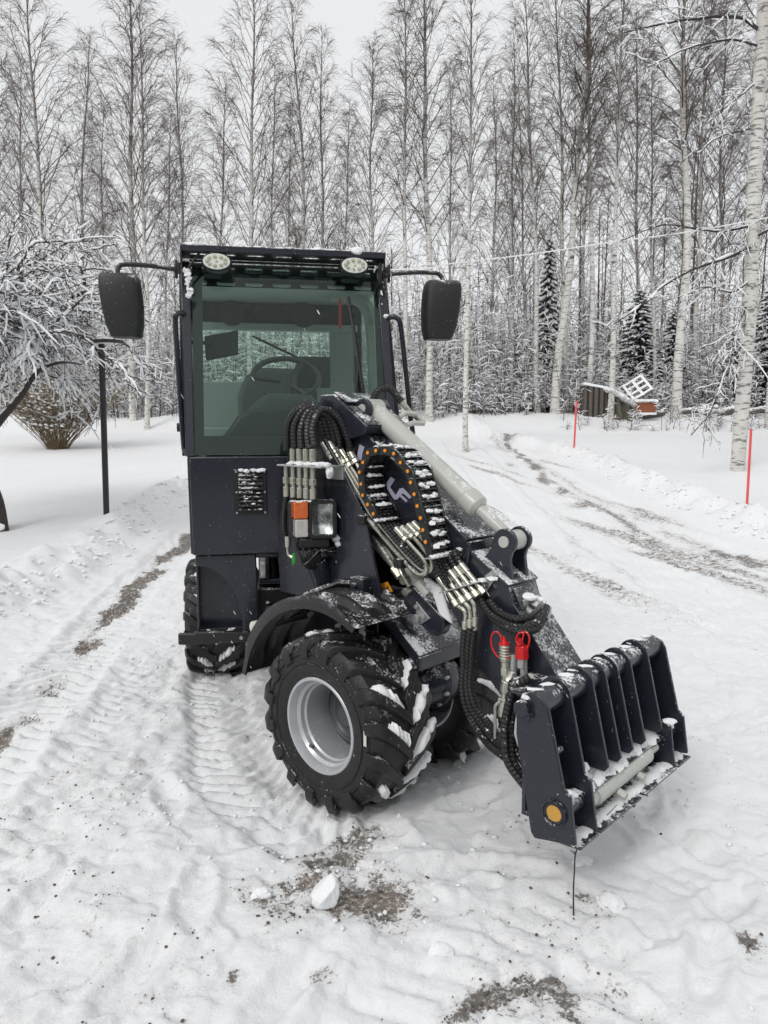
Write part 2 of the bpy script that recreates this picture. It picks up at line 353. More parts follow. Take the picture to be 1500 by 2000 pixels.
def mesh_of(name, mb, mats, origin=(0, 0, 0), ang=35, recalc=True):
    me = bpy.data.meshes.new(name); o = np.array(origin, float)
    me.from_pydata([tuple(v - o) for v in mb.V], [], mb.Fc)
    for m in (mats if isinstance(mats, (list, tuple)) else [mats]): me.materials.append(M[m] if isinstance(m, str) else m)
    if len(me.materials) > 1: me.polygons.foreach_set('material_index', mb.mi)
    if mb.uv:
        ul = me.uv_layers.new(name='UVMap'); vi = np.empty(len(me.loops), int); me.loops.foreach_get('vertex_index', vi)
        tab = np.zeros((len(mb.V), 2));
        for k, v in mb.uv.items(): tab[k] = v
        ul.data.foreach_set('uv', tab[vi].ravel())
    if recalc:
        bm = bmesh.new(); bm.from_mesh(me); bmesh.ops.recalc_face_normals(bm, faces=bm.faces); bm.to_mesh(me); bm.free()
    me.polygons.foreach_set('use_smooth', [True] * len(me.polygons))
    if ang is not None: me.set_sharp_from_angle(angle=rad(ang))
    me.update(); return me
def link(o, parent=None):
    SC.collection.objects.link(o)
    if parent is not None: o.parent = parent
    return o
def tag(o, label=None, cat=None, group=None, kind=None):
    if label: o['label'] = label
    if cat: o['category'] = cat
    if group: o['group'] = group
    if kind: o['kind'] = kind
    return o
def thing(name, loc, label, cat, group=None):
    o = bpy.data.objects.new(name, None); o.location = loc; o.empty_display_size = .1; link(o); o['_o'] = list(map(float, loc)); return tag(o, label, cat, group)
def part(name, mb, mats, parent, bev=0., ang=35, label=None, root=None):
    """one mesh object; world-space vertices are stored relative to the root's place"""
    top = parent
    while top is not None and top.parent is not None: top = top.parent
    org = tuple(top.location) if top is not None else (0, 0, 0)
    if root is not None: org = root
    o = bpy.data.objects.new(name, mesh_of(name, mb, mats, org, ang)); link(o, parent)
    if bev > 0:
        b = o.modifiers.new('bevel', 'BEVEL'); b.width = bev; b.segments = 2; b.limit_method = 'ANGLE'; b.angle_limit = rad(40); b.harden_normals = False
    if label: o['label'] = label
    return o
def solo(name, mb, mats, loc, label=None, cat=None, group=None, kind=None, ang=35, bev=0.):
    o = bpy.data.objects.new(name, mesh_of(name, mb, mats, loc, ang)); o.location = loc; link(o)
    if bev > 0:
        b = o.modifiers.new('bevel', 'BEVEL'); b.width = bev; b.segments = 2; b.limit_method = 'ANGLE'
    return tag(o, label, cat, group, kind)
# many thin tubes at once: P (N,K,3), R (N,K)
def tubes_np(P, R, sides=3):
    Nn, K, _ = P.shape; T = np.gradient(P, axis=1); T /= np.linalg.norm(T, axis=2, keepdims=True) + 1e-9
    ref = np.where(np.abs(T[..., 2:3]) > .9, np.array([1., 0, 0]), np.array([0, 0, 1.])); U = np.cross(T, ref); U /= np.linalg.norm(U, axis=2, keepdims=True) + 1e-9; W_ = np.cross(T, U)
    a = np.arange(sides) * 2 * math.pi / sides
    V = P[:, :, None, :] + R[:, :, None, None] * (U[:, :, None, :] * np.cos(a)[None, None, :, None] + W_[:, :, None, :] * np.sin(a)[None, None, :, None])
    idx = np.arange(Nn * K * sides).reshape(Nn, K, sides); A = idx[:, :-1]; B = idx[:, 1:]; A2 = np.roll(A, -1, axis=2); B2 = np.roll(B, -1, axis=2)
    return V.reshape(-1, 3), np.stack([A, A2, B2, B], axis=-1).reshape(-1, 4)
def np_mesh(name, chunks, mats, smooth=True):
    """chunks: (verts, faces quads/tris as array, material index)"""
    vs = np.concatenate([c[0] for c in chunks]); me = bpy.data.meshes.new(name); me.vertices.add(len(vs)); me.vertices.foreach_set('co', vs.astype(np.float32).ravel())
    loops = []; tot = []; mi = []; off = 0
    for v, f, m in chunks:
        loops.append((f + off).ravel()); tot.append(np.full(len(f), f.shape[1])); mi.append(np.full(len(f), m)); off += len(v)
    loops = np.concatenate(loops); tot = np.concatenate(tot); mi = np.concatenate(mi)
    me.loops.add(len(loops)); me.loops.foreach_set('vertex_index', loops.astype(np.int32))
    me.polygons.add(len(tot)); me.polygons.foreach_set('loop_start', np.concatenate([[0], np.cumsum(tot)[:-1]]).astype(np.int32))
    me.polygons.foreach_set('loop_total', tot.astype(np.int32)); me.polygons.foreach_set('material_index', mi.astype(np.int32))
    me.polygons.foreach_set('use_smooth', [smooth] * len(tot))
    for m in mats: me.materials.append(M[m])
    me.update(calc_edges=True); me.validate(); return me
# ================================================================ SETTING: snow ground
def axis_lines(lo, hi, d, glo, ghi, g=1.045):
    L = list(np.arange(lo, hi, d)); s = d; v = L[-1]
    while v < ghi: s = min(s * g, 6.); v += s; L.append(v)
    s = d; v = lo; K = []
    while v > glo: s = min(s * g, 6.); v -= s; K.append(v)
    return np.array(K[::-1] + L)
X = axis_lines(-2.6, 3.0, .0125, -170, 170, 1.03); Y = axis_lines(1.15, 5.6, .0125, -60, 330, 1.022)
gx, gy = np.meshgrid(X, Y); gh = height(gx, gy)
DIRT = [  # photo x, photo y, half-size along and across the view (m), turn, strength
    (10, 1445, .22, .10, 1.2, 1.15), (60, 1400, .16, .08, 1.2, .9), (130, 1325, .34, .12, 1.35, 1.0), (170, 1270, .45, .11, 1.4, .95), (215, 1205, .8, .13, 1.5, 1.0), (265, 1145, 1.0, .13, 1.55, .9), (310, 1100, .9, .12, 1.5, .6),
    (640, 1655, .13, .16, 0, .85), (560, 1668, .05, .10, .1, .7), (690, 1640, .08, .10, 0, .7), (640, 1700, .16, .12, .3, .9), (600, 1770, .10, .16, 0, .8), (700, 1760, .13, .17, 0, 1.0), (780, 1790, .10, .10, 0, .7), (500, 1765, .07, .09, 0, .6),
    (540, 1830, .05, .08, 0, .5), (675, 1895, .04, .06, 0, .8), (480, 1925, .06, .035, 0, .8), (770, 1950, .07, .10, .2, .9), (830, 1980, .07, .07, 0, .7),
    (960, 1990, .08, .20, .1, 1.0), (1060, 1960, .09, .12, .4, 1.0), (1110, 1990, .06, .10, 0, .8), (1160, 1890, .05, .12, .5, .6), (910, 1785, .02, .03, 0, .9), (950, 1725, .07, .14, -.4, .5),
    (1150, 1720, .10, .12, -.6, .6), (1195, 1755, .10, .05, -.5, .7), (1110, 1860, .05, .10, 0, .45), (1205, 1820, .018, .018, 0, .9), (1490, 1840, .06, .05, 0, .8), (60, 1690, .02, .03, 0, .7),
    (1045, 910, .9, .22, -.2, 1.0), (1062, 935, .8, .2, -.3, .9), (1000, 905, .7, .14, -.2, .7), (1100, 958, .55, .28, -.6, .85), (1150, 985, .4, .4, -.8, .8), (1210, 1000, .3, .5, -1.0, .5), (1240, 1040, .5, .12, -.8, .7), (1270, 1065, .4, .1, -.8, .7),
    (1120, 1085, .35, .35, -.6, .5), (1180, 1095, .25, .3, -.6, .4), (1380, 1070, .25, .4, -.9, .6), (1440, 1085, .25, .5, -1.0, .85), (1490, 1100, .2, .4, -1., .9), (1000, 865, .9, .2, -.2, .8), (920, 895, .4, .5, 0, .35), (1060, 1150, .2, .25, -.5, .35)]
dirt = np.zeros_like(gx)
wx_ = gx + .16 * fbm(gx * 3.1, gy * 3.1, 501, 4); wy_ = gy + .22 * fbm(gx * 3.1 + 7, gy * 3.1, 502, 4)
for (px, py, a, b, rot, st) in DIRT:
    if px < 330 and py < 1360: continue
    p = gpoint(px, py); c, s = math.cos(-rot * .35), math.sin(-rot * .35); u = (wy_ - p[1]) * c + (wx_ - p[0]) * s; v = -(wy_ - p[1]) * s + (wx_ - p[0]) * c
    dirt = np.maximum(dirt, st * np.exp(-((u / a) ** 2 + (v / b) ** 2) * .8))
for Pn, wd, st, sd in ((TRK[0][0], .13, 1.25, 3), (TRK[4][0], .20, .62, 5), (path_px([(1040, 900), (1062, 935), (1120, 965), (1210, 1010), (1290, 1070)]), .17, .80, 8), (path_px([(985, 860), (1010, 885), (1040, 905)]), .12, .9, 9), (path_px([(1390, 1068), (1460, 1090), (1560, 1120)]), .12, 1., 10), (path_px([(1100, 1040), (1180, 1095), (1240, 1130)]), .16, .5, 11)):
    b_, S_, L_ = seg_coords(wx_, wy_, Pn)
    k_ = .30 + .70 * sstep(-.32, .06, fbm(S_ * 1.1 + sd, L_ * 2.5, 200 + sd, 3)); dirt = np.maximum(dirt, st * k_ * np.exp(-(b_ / wd) ** 2) * (np.hypot(gx, gy) > 3.2))
sx_ = gx - (3.0 - .0 * gy); st_ = fbm(gx * 2.2 + gy * .55, gy * .16, 301, 4); dirt = np.maximum(dirt, .70 * sstep(-.08, .28, st_) * sstep(.9, 1.8, gx - .0) * (1 - sstep(4.0, 4.7, gx)) * sstep(4.5, 7.5, gy) * (1 - sstep(17, 23, gy)))
dirt = np.maximum(dirt, .38 * sstep(.02, .35, fbm(gx * 1.4 + 4, gy * 1.1, 311, 4)) * (np.hypot(gx - .8, gy - 2.1) < 2.6) * (gy < 4))
verts = np.stack([gx, gy, gh - .004 * dirt], -1).reshape(-1, 3); ny, nx = gx.shape
ii = np.arange(nx * ny).reshape(ny, nx); quads = np.stack([ii[:-1, :-1], ii[:-1, 1:], ii[1:, 1:], ii[1:, :-1]], -1).reshape(-1, 4)
def ground_mat():
    m, n, b = newmat('trampled_snow_and_gravel')
    at = n.nodes.new('ShaderNodeAttribute'); at.attribute_name = 'dirt'
    d = at.outputs['Fac']
    breakup = mth(n, 'ADD', mth(n, 'MULTIPLY', noise(n, 17, 5, .72), 1.5), mth(n, 'MULTIPLY', noise(n, 80, 3, .7), 1.0))
    v = mth(n, 'ADD', mth(n, 'MULTIPLY', d, 1.0), mth(n, 'SUBTRACT', breakup, 1.68))
    mask = mrange(n, v, .20, .34)
    soft = mth(n, 'MULTIPLY', mrange(n, v, -.12, .25), .30)
    sn = mixc(n, noise(n, .8, 4), (.735, .742, .750), (.81, .817, .825))
    sn = mixc(n, soft, sn, (.42, .40, .385))
    gr = mixc(n, noise(n, 140, 2, .8), (.035, .030, .026), (.20, .175, .15))
    gr = mixc(n, mrange(n, noise(n, 48, 3, .7), .50, .66), gr, (.60, .60, .59))
    gr = mixc(n, mrange(n, noise(n, 4, 3, .7), .45, .7), gr, mixc(n, .5, gr, (.20, .13, .08)))
    c = mixc(n, mth(n, 'MULTIPLY', mask, .92), sn, gr)
    n.links.new(c, b.inputs['Base Color']); b.inputs['Roughness'].default_value = .8; b.inputs['Specular IOR Level'].default_value = .2
    h = mth(n, 'ADD', mth(n, 'ADD', mth(n, 'MULTIPLY', noise(n, 26, 5, .62), 1.4), mth(n, 'MULTIPLY', noise(n, 130, 3, .6), .35)), mth(n, 'MULTIPLY', mask, -.25))
    h = mth(n, 'ADD', h, mth(n, 'MULTIPLY', mask, mth(n, 'MULTIPLY', noise(n, 110, 2, .8), .9)))
    bump(n, b, h, .42, .012); return m
M['ground'] = ground_mat()
gme = np_mesh('ground', [(verts, quads, 0)], ['ground'])
att = gme.attributes.new('dirt', 'FLOAT', 'POINT'); att.data.foreach_set('value', dirt.astype(np.float32).ravel())
tag(link(bpy.data.objects.new('ground', gme)), kind='structure')

# ================================================================ THE LOADER
LO = (-.20, 3.55, 0.)
loader = thing('compact_loader', LO, 'dark blue-grey articulated compact loader with glazed cab and lowered boom, standing in the snow', 'loader')
R_ = RF; 
# ---- cab
cab = MB(RF)
cab.prism([(.462, .99), (.468, 1.462), (-.50, 1.462), (-.47, .99), (.40, .99)][:4], 1, .05, .082)             # front lower panel
cab.hexa([(.455, .05, .99), (.475, .05, .99), (.50, -1.15, .99), (.48, -1.15, .99)], [(.46, .05, 1.46), (.48, .05, 1.46), (.50, -1.15, 1.46), (.48, -1.15, 1.46)])
cab.hexa([(-.475, .05, .99), (-.455, .05, .99), (-.58, -1.15, .99), (-.60, -1.15, .99)], [(-.53, .05, 1.46), (-.50, .05, 1.46), (-.585, -1.15, 1.46), (-.605, -1.15, 1.46)])
cab.box(-.50, .50, -1.18, -1.15, .99, 1.86)                                                    # rear wall
cab.hexa([(-.45, .03, .96), (.43, .03, .96), (.57, -1.15, .96), (-.57, -1.15, .96)], [(-.45, .03, .985), (.43, .03, .985), (.57, -1.15, .985), (-.57, -1.15, .985)])                                                      # floor
cab.box(-.52, .52, -1.18, -1.14, 2.235, 2.40)
part('cab_shell', cab, 'paint_clean', loader, .006)
pil = MB(RF)
def bar(mb, a, b, wx, wy, m=0):
    mb.hexa([(a[0] - wx, a[1] - wy, a[2]), (a[0] + wx, a[1] - wy, a[2]), (a[0] + wx, a[1] + wy, a[2]), (a[0] - wx, a[1] + wy, a[2])],
            [(b[0] - wx, b[1] - wy, b[2]), (b[0] + wx, b[1] - wy, b[2]), (b[0] + wx, b[1] + wy, b[2]), (b[0] - wx, b[1] + wy, b[2])], m)
for (a, b) in (((.462, .040, 1.462), (.478, -.15, 2.40)), ((-.515, .040, 1.462), (-.485, -.15, 2.40))):
    P = MB(RF); bar(P, a, b, .022, .030); part('front_pillar', P, 'paint_clean', loader, .005)
for (a, b) in (((.498, -.06, 1.462), (.500, -.21, 2.40)), ((-.572, -.06, 1.462), (-.510, -.21, 2.40))):
    P = MB(RF); bar(P, a, b, .012, .028); part('door_frame', P, 'black', loader, .004)
for sx in (1, -1):
    P = MB(RF); bar(P, (sx * .50, -1.13, 1.462), (sx * .50, -1.13, 2.40), .03, .03); part('rear_pillar', P, 'paint_clean', loader, .004)
P = MB(RF)     # curved inner post seen through the right of the windscreen
P.tube([(-.56, -.72, 1.47), (-.56, -.74, 1.8), (-.55, -.76, 2.15), (-.52, -.78, 2.30), (-.44, -.80, 2.37), (-.3, -.80, 2.385)], .045, 8, smooth=4); part('door_post', P, 'interior', loader)
# roof: real slots through the front visor, solid behind
def plate_holes(outer, holes, z, th, fr, mats, name, parent, bev=0., mp=lambda x, y, z: (x, y, z)):
    cu = bpy.data.curves.new(name, 'CURVE'); cu.dimensions = '2D'; cu.fill_mode = 'BOTH'; cu.extrude = th / 2
    for L in [outer] + holes:
        sp_ = cu.splines.new('POLY'); sp_.points.add(len(L) - 1); sp_.use_cyclic_u = True
        for i, p in enumerate(L): sp_.points[i].co = (p[0], p[1], 0, 1)
    o = bpy.data.objects.new(name, cu); SC.collection.objects.link(o); dg = bpy.context.evaluated_depsgraph_get(); me = bpy.data.meshes.new_from_object(o.evaluated_get(dg)); bpy.data.objects.remove(o)
    mb = MB(fr); mb.add([mp(v.co.x, v.co.y, z + v.co.z) for v in me.vertices], [tuple(p.vertices) for p in me.polygons]); return part(name, mb, mats, parent, bev, 30)
def stadium(cx, cy, L, W_, n=8):
    r = W_ / 2; out = []
    for k in range(n + 1): a = -math.pi / 2 + math.pi * k / n; out.append((cx + L / 2 - r + r * math.cos(a), cy + r * math.sin(a)))
    for k in range(n + 1): a = math.pi / 2 + math.pi * k / n; out.append((cx - L / 2 + r + r * math.cos(a), cy + r * math.sin(a)))
    return out
holes = [stadium(-.40 + k * .135, -.075, .088, .050) for k in range(7)]
plate_holes([(-.485, -.004), (.485, -.004), (.495, -.17), (-.495, -.17)], holes, 2.425, .006, RF, 'black', 'sun_visor', loader)
holes = [stadium(-.40 + k * .137, .082, .092, .024) for k in range(7)] + [stadium(-.335 + k * .137, .051, .094, .024) for k in range(6)] + [stadium(-.40 + k * .137, .018, .092, .024) for k in range(7)]
plate_holes([(-.46, .0), (.46, .0), (.46, .115), (-.46, .115)], holes, 0, .004, RF, 'black', 'perforated_blind', loader, mp=lambda x, y, z: (x, -.165 - z - .25 * y, 2.292 + y))
P = MB(RF); P.box(-.47, .47, -.525, -.175, 2.438, 2.444); part('roof_window', P, 'glass2', loader)
rf = MB(RF)
rf.box(-.488, .488, 0, .008, 2.421, 2.450)                                  # front lip
rf.hexa([(.480, 0, 2.365), (.488, 0, 2.365), (.545, -1.2, 2.39), (.537, -1.2, 2.39)], [(.480, 0, 2.45), (.488, 0, 2.45), (.545, -1.2, 2.45), (.537, -1.2, 2.45)])
rf.hexa([(-.488, 0, 2.365), (-.480, 0, 2.365), (-.537, -1.2, 2.39), (-.545, -1.2, 2.39)], [(-.488, 0, 2.45), (-.480, 0, 2.45), (-.537, -1.2, 2.45), (-.545, -1.2, 2.45)])
rf.box(-.535, .535, -1.2, -.525, 2.395, 2.452)
roof = part('roof', rf, 'paint', loader, .004)
sn = MB(RF)
for k in range(26):
    rr = random.Random(k); sn.blob((-.46 + .92 * rr.random(), -.02 - .05 * rr.random() if k % 2 else -.55 - .5 * rr.random(), 2.452), (.03 + .05 * rr.random(), .03 + .03 * rr.random(), .010 + .008 * rr.random()), k, 1, .3)
sn.blob((-.345, -.01, 2.452), (.035, .03, .022), 5); part('snow_cap', sn, 'snow', roof)
# header above windscreen
P = MB(RF); P.box(-.46, .46, -.172, -.168, 2.408, 2.42); part('windscreen_header', P, 'black', loader, .003)
# windscreen: raked glass with black border
def ws(x, t, off=0.): return (x, .062 - .20 * t + off, 1.468 + .91 * t)
P = MB(RF)
def wq(x0, x1, t0, t1, off, th=.004): P.hexa([ws(x0, t0, off), ws(x1, t0, off), ws(x1, t1, off), ws(x0, t1, off)], [ws(x0, t0, off + th), ws(x1, t0, off + th), ws(x1, t1, off + th), ws(x0, t1, off + th)])
wq(-.492, .445, .0, 1.0, .004)
glass = part('windscreen', P, 'glass', loader)
P = MB(RF)
for q in ((.398, .445, 0, 1), (-.492, -.448, 0, 1), (-.448, .398, 0, .10)): wq(q[0], q[1], q[2], q[3], .0015, .002)
part('black_border', P, 'black', glass)
# side and rear glass
for sx, xb in ((1, .49), (-1, -.56)):
    P = MB(RF); P.hexa([(xb, -.06, 1.47), (xb + sx * .004, -.06, 1.47), (sx * .514, -1.12, 1.47), (sx * .51, -1.12, 1.47)], [(sx * .50, -.21, 2.40), (sx * .504, -.21, 2.40), (sx * .514, -1.12, 2.40), (sx * .51, -1.12, 2.40)]); part('side_window', P, 'glass2', loader)
P = MB(RF); P.box(-.55, .55, -1.165, -1.161, 1.86, 2.235); rw = part('rear_window', P, 'glass2', loader)
P = MB(RF)
for z in np.arange(1.90, 2.22, .028): P.box(-.32, .5, -1.1605, -1.1600, z, z + .0012)
part('heating_wires', P, 'black', rw)
P = MB(RF); P.box(-.50, -.325, -1.15, -1.10, 1.86, 2.24); P.box(.475, .50, -1.15, -1.10, 1.86, 2.24); P.box(-.50, .50, -1.15, -1.08, 2.20, 2.245); P.box(-.50, .50, -1.15, -1.09, 1.47, 1.885)
P.box(-.55, .55, -1.15, -.56, 2.375, 2.392); P.box(-.49, -.12, -1.05, -.75, 1.0, 1.62); P.box(.2, .49, -1.1, -.6, 1.0, 1.60); part('cab_lining', P, 'interior', loader, .01)
for x in (.28, -.16):
    P = MB(RF); P.lathe([(0, 0), (.004, .06), (0, .078), (-.02, .08)], (x, -1.075, 2.30), 1, 28); part('loudspeaker', P, 'black_matt', loader)
# seat, wheel, screen, mirror, wipers
st = MB(RF); st.box(-.22, .26, -.80, -.30, 1.40, 1.54); part('seat_cushion', st, 'seat', loader, .04)
st = MB(RF)
prof = [(-.19, 1.52), (-.21, 1.75), (-.17, 1.88), (-.08, 1.945), (.12, 1.95), (.21, 1.90), (.255, 1.78), (.24, 1.52)]
st.prism(prof, 1, -.88, -.77); part('seat_backrest', st, 'seat', loader, .03)
P = MB(RF)
cx, cz, cy = -.01, 1.86, -.28
ring = [(cx + .175 * math.cos(a), cy - .09 * math.sin(a) * 1.0 - .05, cz + .11 * math.sin(a)) for a in np.linspace(0, 2 * math.pi, 33)]
P.tube(ring, .015, 8)
for a in (0, 2.2, 4.1): P.tube([(cx, cy - .05, cz - .02), (cx + .17 * math.cos(a), cy - .09 * math.sin(a) - .05, cz + .11 * math.sin(a))], .014, 6)
P.tube([(cx, cy - .05, cz - .02), (cx - .01, cy + .10, 1.5)], .035, 10); part('steering_wheel', P, 'trim', loader)
P = MB(RF); P.prism([(-.20, 1.48), (-.21, 1.66), (-.13, 1.76), (.10, 1.77), (.19, 1.69), (.20, 1.48)], 1, -.17, -.03); part('dashboard', P, 'seat', loader, .03)
P = MB(RF); P.prism([(-.46, 1.40), (-.46, 1.70), (-.36, 1.72), (-.10, 1.725), (.02, 1.70), (.16, 1.695), (.24, 1.66), (.28, 1.60), (.33, 1.54), (.40, 1.50), (.40, 1.40)], 1, -.13, -.02); part('dark_reflection_panel', P, 'trim', loader, .02)  # added dark panel standing in for the dark reflection low in the windscreen
P = MB(RF); P.box(-.265, -.075, -.52, -.49, 1.82, 1.99); P.box(-.19, -.16, -.52, -.50, 1.55, 1.82); part('display', P, 'trim', loader, .006)
P = MB(RF); P.hexa([(.235, -.2, 1.968), (.395, -.2, 1.935), (.395, -.24, 1.935), (.235, -.24, 1.968)], [(.232, -.2, 2.090), (.40, -.2, 2.055), (.40, -.24, 2.055), (.232, -.24, 2.090)]); P.tube([(.36, -.2, 2.02), (.46, -.15, 2.02)], .012, 6); part('inside_mirror', P, 'black_matt', loader, .008)
P = MB(RF); P.tube([(.16, -1.13, 2.17), (-.08, -1.13, 2.06), (-.22, -1.13, 1.99)], .008, 5); part('rear_wiper', P, 'black', loader)
P = MB(RF); P.tube([(-.315, -.10, 2.25), (-.345, -.05, 2.02), (-.372, .02, 1.75), (-.375, .05, 1.60)], .009, 6); P.tube([(-.372, .06, 1.52), (-.375, .03, 1.75), (-.345, -.02, 1.95)], .011, 6); P.tube([(-.33, .07, 1.52), (-.335, .03, 1.76), (-.352, -.01, 1.93)], .007, 6); part('windscreen_wiper', P, 'black', loader)
P = MB(RF); P.box(-.303, -.289, -.30, -.285, 2.12, 2.27); part('seat_belt', P, 'red', loader)
# grille
gr = MB(RF); gr.box(.108, .262, .082, .090, 1.185, 1.40)
GB = part('air_grille', gr, 'black', loader, .003)
g2 = MB(RF)
for k in range(9):
    z = 1.205 + k * .0205; g2.hexa([(.128, .090, z), (.242, .090, z), (.242, .104, z - .004), (.128, .104, z - .004)], [(.128, .090, z + .014), (.242, .090, z + .014), (.242, .104, z + .002), (.128, .104, z + .002)])
for x in (.15, .185, .22): g2.box(x - .002, x + .002, .09, .098, 1.20, 1.385)
part('louvre', g2, 'black', GB, .001)
g3 = MB(RF)
for x in (.118, .252):
    for z in (1.193, 1.292, 1.39): g3.cyl((x, .088, z), (x, .095, z), .005, 8)
part('screw', g3, 'zinc', GB)
g4 = MB(RF)
for k, x in enumerate((.225, .20, .17, .145, .13)): g4.blob((x, .10, 1.398 - .004 * (k % 2)), (.018, .012, .010), k, 1, .4)
for k in range(7): g4.blob((.14 + .09 * (k * .37 % 1), .102, 1.21 + k * .026), (.012, .006, .004), k + 9, 1, .4)
part('snow_cap', g4, 'snow', GB)
# mirrors with arms
for sx, cxm, zc, rot in ((1, .752, 2.155, .10), (-1, -.762, 2.175, -.10)):
    P = MB(RF); pr = []
    H_, Wd = .145, .088
    lay = [(-1, .62, .020), (-.97, .72, .045), (-.6, .88, .058), (0, .98, .062), (.55, 1.0, .060), (.86, .97, .052), (1.0, .86, .022)]
    vs = []; fs = []; nn = 16
    for (t, wf, dp) in lay:
        for k in range(nn):
            a = 2 * math.pi * k / nn; ca, sa = math.cos(a), math.sin(a); q = .34
            ex = math.copysign(abs(ca) ** q, ca) * Wd * wf; ey = math.copysign(abs(sa) ** q, sa) * dp
            vs.append((cxm + ex + sx * (-.004 + .012 * t) + ey * rot, .03 + ey, zc + t * H_))
    L = len(lay)
    for i in range(L - 1):
        for k in range(nn): fs.append((i * nn + k, i * nn + (k + 1) % nn, (i + 1) * nn + (k + 1) % nn, (i + 1) * nn + k))
    fs += [tuple(range(nn - 1, -1, -1)), tuple((L - 1) * nn + k for k in range(nn))]
    P.add(vs, fs); mi = part('wing_mirror', P, 'black_matt', loader, .010, 50)
    P = MB(RF)
    zt = 2.345 if sx > 0 else 2.358
    P.tube([(sx * .50, -.03, zt - .005), (sx * .62, -.01, zt + .004), (sx * .735, .0, zt + .004), (sx * .765, .01, zt - .012), (cxm + sx * .012, .03, zc + .14)], .011, 8, smooth=4); part('mirror_arm', P, 'black', mi)
    P = MB(RF); P.box(sx * .497 - .008, sx * .497 + .008, -.035, -.005, zt - .025, zt + .025); P.cyl((sx * .51, -.03, zt - .045), (sx * .51, -.03, zt + .04), .008, 8); part('arm_bracket', P, 'black', mi, .003)
    P = MB(RF); P.box(sx * .80 - .045 if sx < 0 else .762, sx * .80 + .03 if sx < 0 else .815, .090, .0925, zc + .075, zc + .13)
# roof work lights
for x, z in ((.322, 2.378), (-.335, 2.384)):
    P = MB(RF); vs = []; 
    def oval(mb, rx, rz, y0, y1, n=28): 
        mb.prism([(x + rx * math.cos(a), z + rz * math.sin(a)) for a in np.linspace(0, 2 * math.pi, n, endpoint=False)], 1, y0, y1)
    oval(P, .072, .045, -.07, -.002); wl = part('work_lamp', P, 'black', loader, .004)
    P = MB(RF); oval(P, .063, .037, -.002, .004); part('lens', P, 'led', wl, .002)
    P = MB(RF)
    for k in range(9):
        a = k * 2 * math.pi / 9; P.lathe([(0, 0), (.0, .0095), (.004, .009), (.006, .0)], (x + .043 * math.cos(a), .003, z + .021 * math.sin(a)), 1, 10)
    P.lathe([(0, 0), (.0, .009), (.005, .0)], (x, .003, z), 1, 10); part('led_cell', P, 'ledcell', wl)
# grab rails
P = MB(RF); P.tube([(.470, -.12, 2.115), (.490, -.06, 2.145), (.518, -.05, 2.135), (.524, -.05, 2.09), (.512, -.03, 1.80), (.500, -.02, 1.53), (.492, -.01, 1.485), (.462, .01, 1.462), (.445, .03, 1.46)], .013, 10, smooth=5); part('grab_rail', P, 'paint_clean', loader)
P = MB(RF); P.tube([(-.50, -.10, 2.135), (-.525, -.06, 2.15), (-.555, -.05, 2.145), (-.575, -.05, 2.105), (-.60, -.04, 1.88), (-.622, -.03, 1.66), (-.632, -.02, 1.56), (-.60, -.0, 1.54)], .013, 10, smooth=5); gl_ = part('grab_rail', P, 'paint_clean', loader)
P = MB(RF); P.blob((-.505, -.08, 2.155), (.02, .02, .016), 3, 2, .4); part('snow_cap', P, 'snow', gl_)
P = MB(RF); P.tube([(.505, -.2, 1.60), (.545, -.2, 1.60)], .022, 12); part('door_latch', P, 'black', loader)
P = MB(RF)
rr = random.Random(11)
for k in range(34): t = rr.random(); P.blob((.462 - .018 * t + .022 * (rr.random() - .5), -.015, 2.345 - .125 * t), (.006 + .010 * rr.random(), .010, .005 + .009 * rr.random()), k, 1, .6)
for k in range(9): P.blob((-.475 + .010 * (rr.random() - .5), -.02, 2.40 - .20 * rr.random()), (.004 + .004 * rr.random(), .006, .004 + .004 * rr.random()), k + 40, 1, .5)
part('snow_cap', P, 'snow', loader)
P = MB(RF); P.tube([(-.495, -.015, 2.38), (-.475, -.02, 2.31), (-.485, -.02, 2.24)], .008, 6, smooth=3); P.tube([(.40, -.02, 2.42), (.445, -.02, 2.36), (.475, -.02, 2.30)], .006, 6, smooth=3); P.box(-.47, -.455, -.02, -.005, 2.30, 2.40); part('lamp_cable', P, 'black', loader)
# lower body: corner fender, step, frame
fn = MB(RF)
arc = [(.449 - .215 * math.sin(a), .60 + .33 * math.cos(a)) for a in np.linspace(0.05, math.pi / 2, 14)]
fn.prism([(.455, .985), (.165, .985), (.156, .572), (.234, .578)] + arc[::-1] + [(.455, .935)], 1, .030, .055)
fn.box(.44, .455, -.35, .03, .60, .985); fb = part('corner_panel', fn, 'paint_clean', loader, .006)
fl = MB(RF); fl.prism([(.450, .97), (.20, .97), (.20, .59), (.450, .585)], 1, -.075, -.06); part('arch_inset', fl, 'paint_clean', fb, .004)
fl = MB(RF); fl.prism([(.222, .60), (.222, .63), (.215, .655), (.20, .66), (.186, .655), (.18, .63), (.18, .60)], 1, .055, .058); part('slot', fl, 'black', fb)
P = MB(RF); P.prism([(.545, .552), (.545, .606), (.47, .602), (.465, .612), (.30, .606), (.16, .590), (.15, .575), (.165, .55), (.30, .55), (.50, .548)], 1, .045, .075); sb = part('step_bar', P, 'fender', loader, .005)
P = MB(RF); P.cyl((.245, .07, .575), (.245, .085, .575), .009, 10); part('bolt', P, 'zinc', sb)
P = MB(RF); P.box(-.44, .15, -.9, -.15, .50, .97); P.box(-.16, .16, -.2, .0, .45, .80); part('rear_chassis', P, 'black', loader, .01)
P = MB(RF); P.box(-.13, .15, -.05, .0, .82, .845); P.box(-.05, -.03, -.12, -.04, .60, .97); P.box(.10, .145, -.03, .0, .845, .98); part('frame_crossbar', P, 'paint_clean', loader, .004)
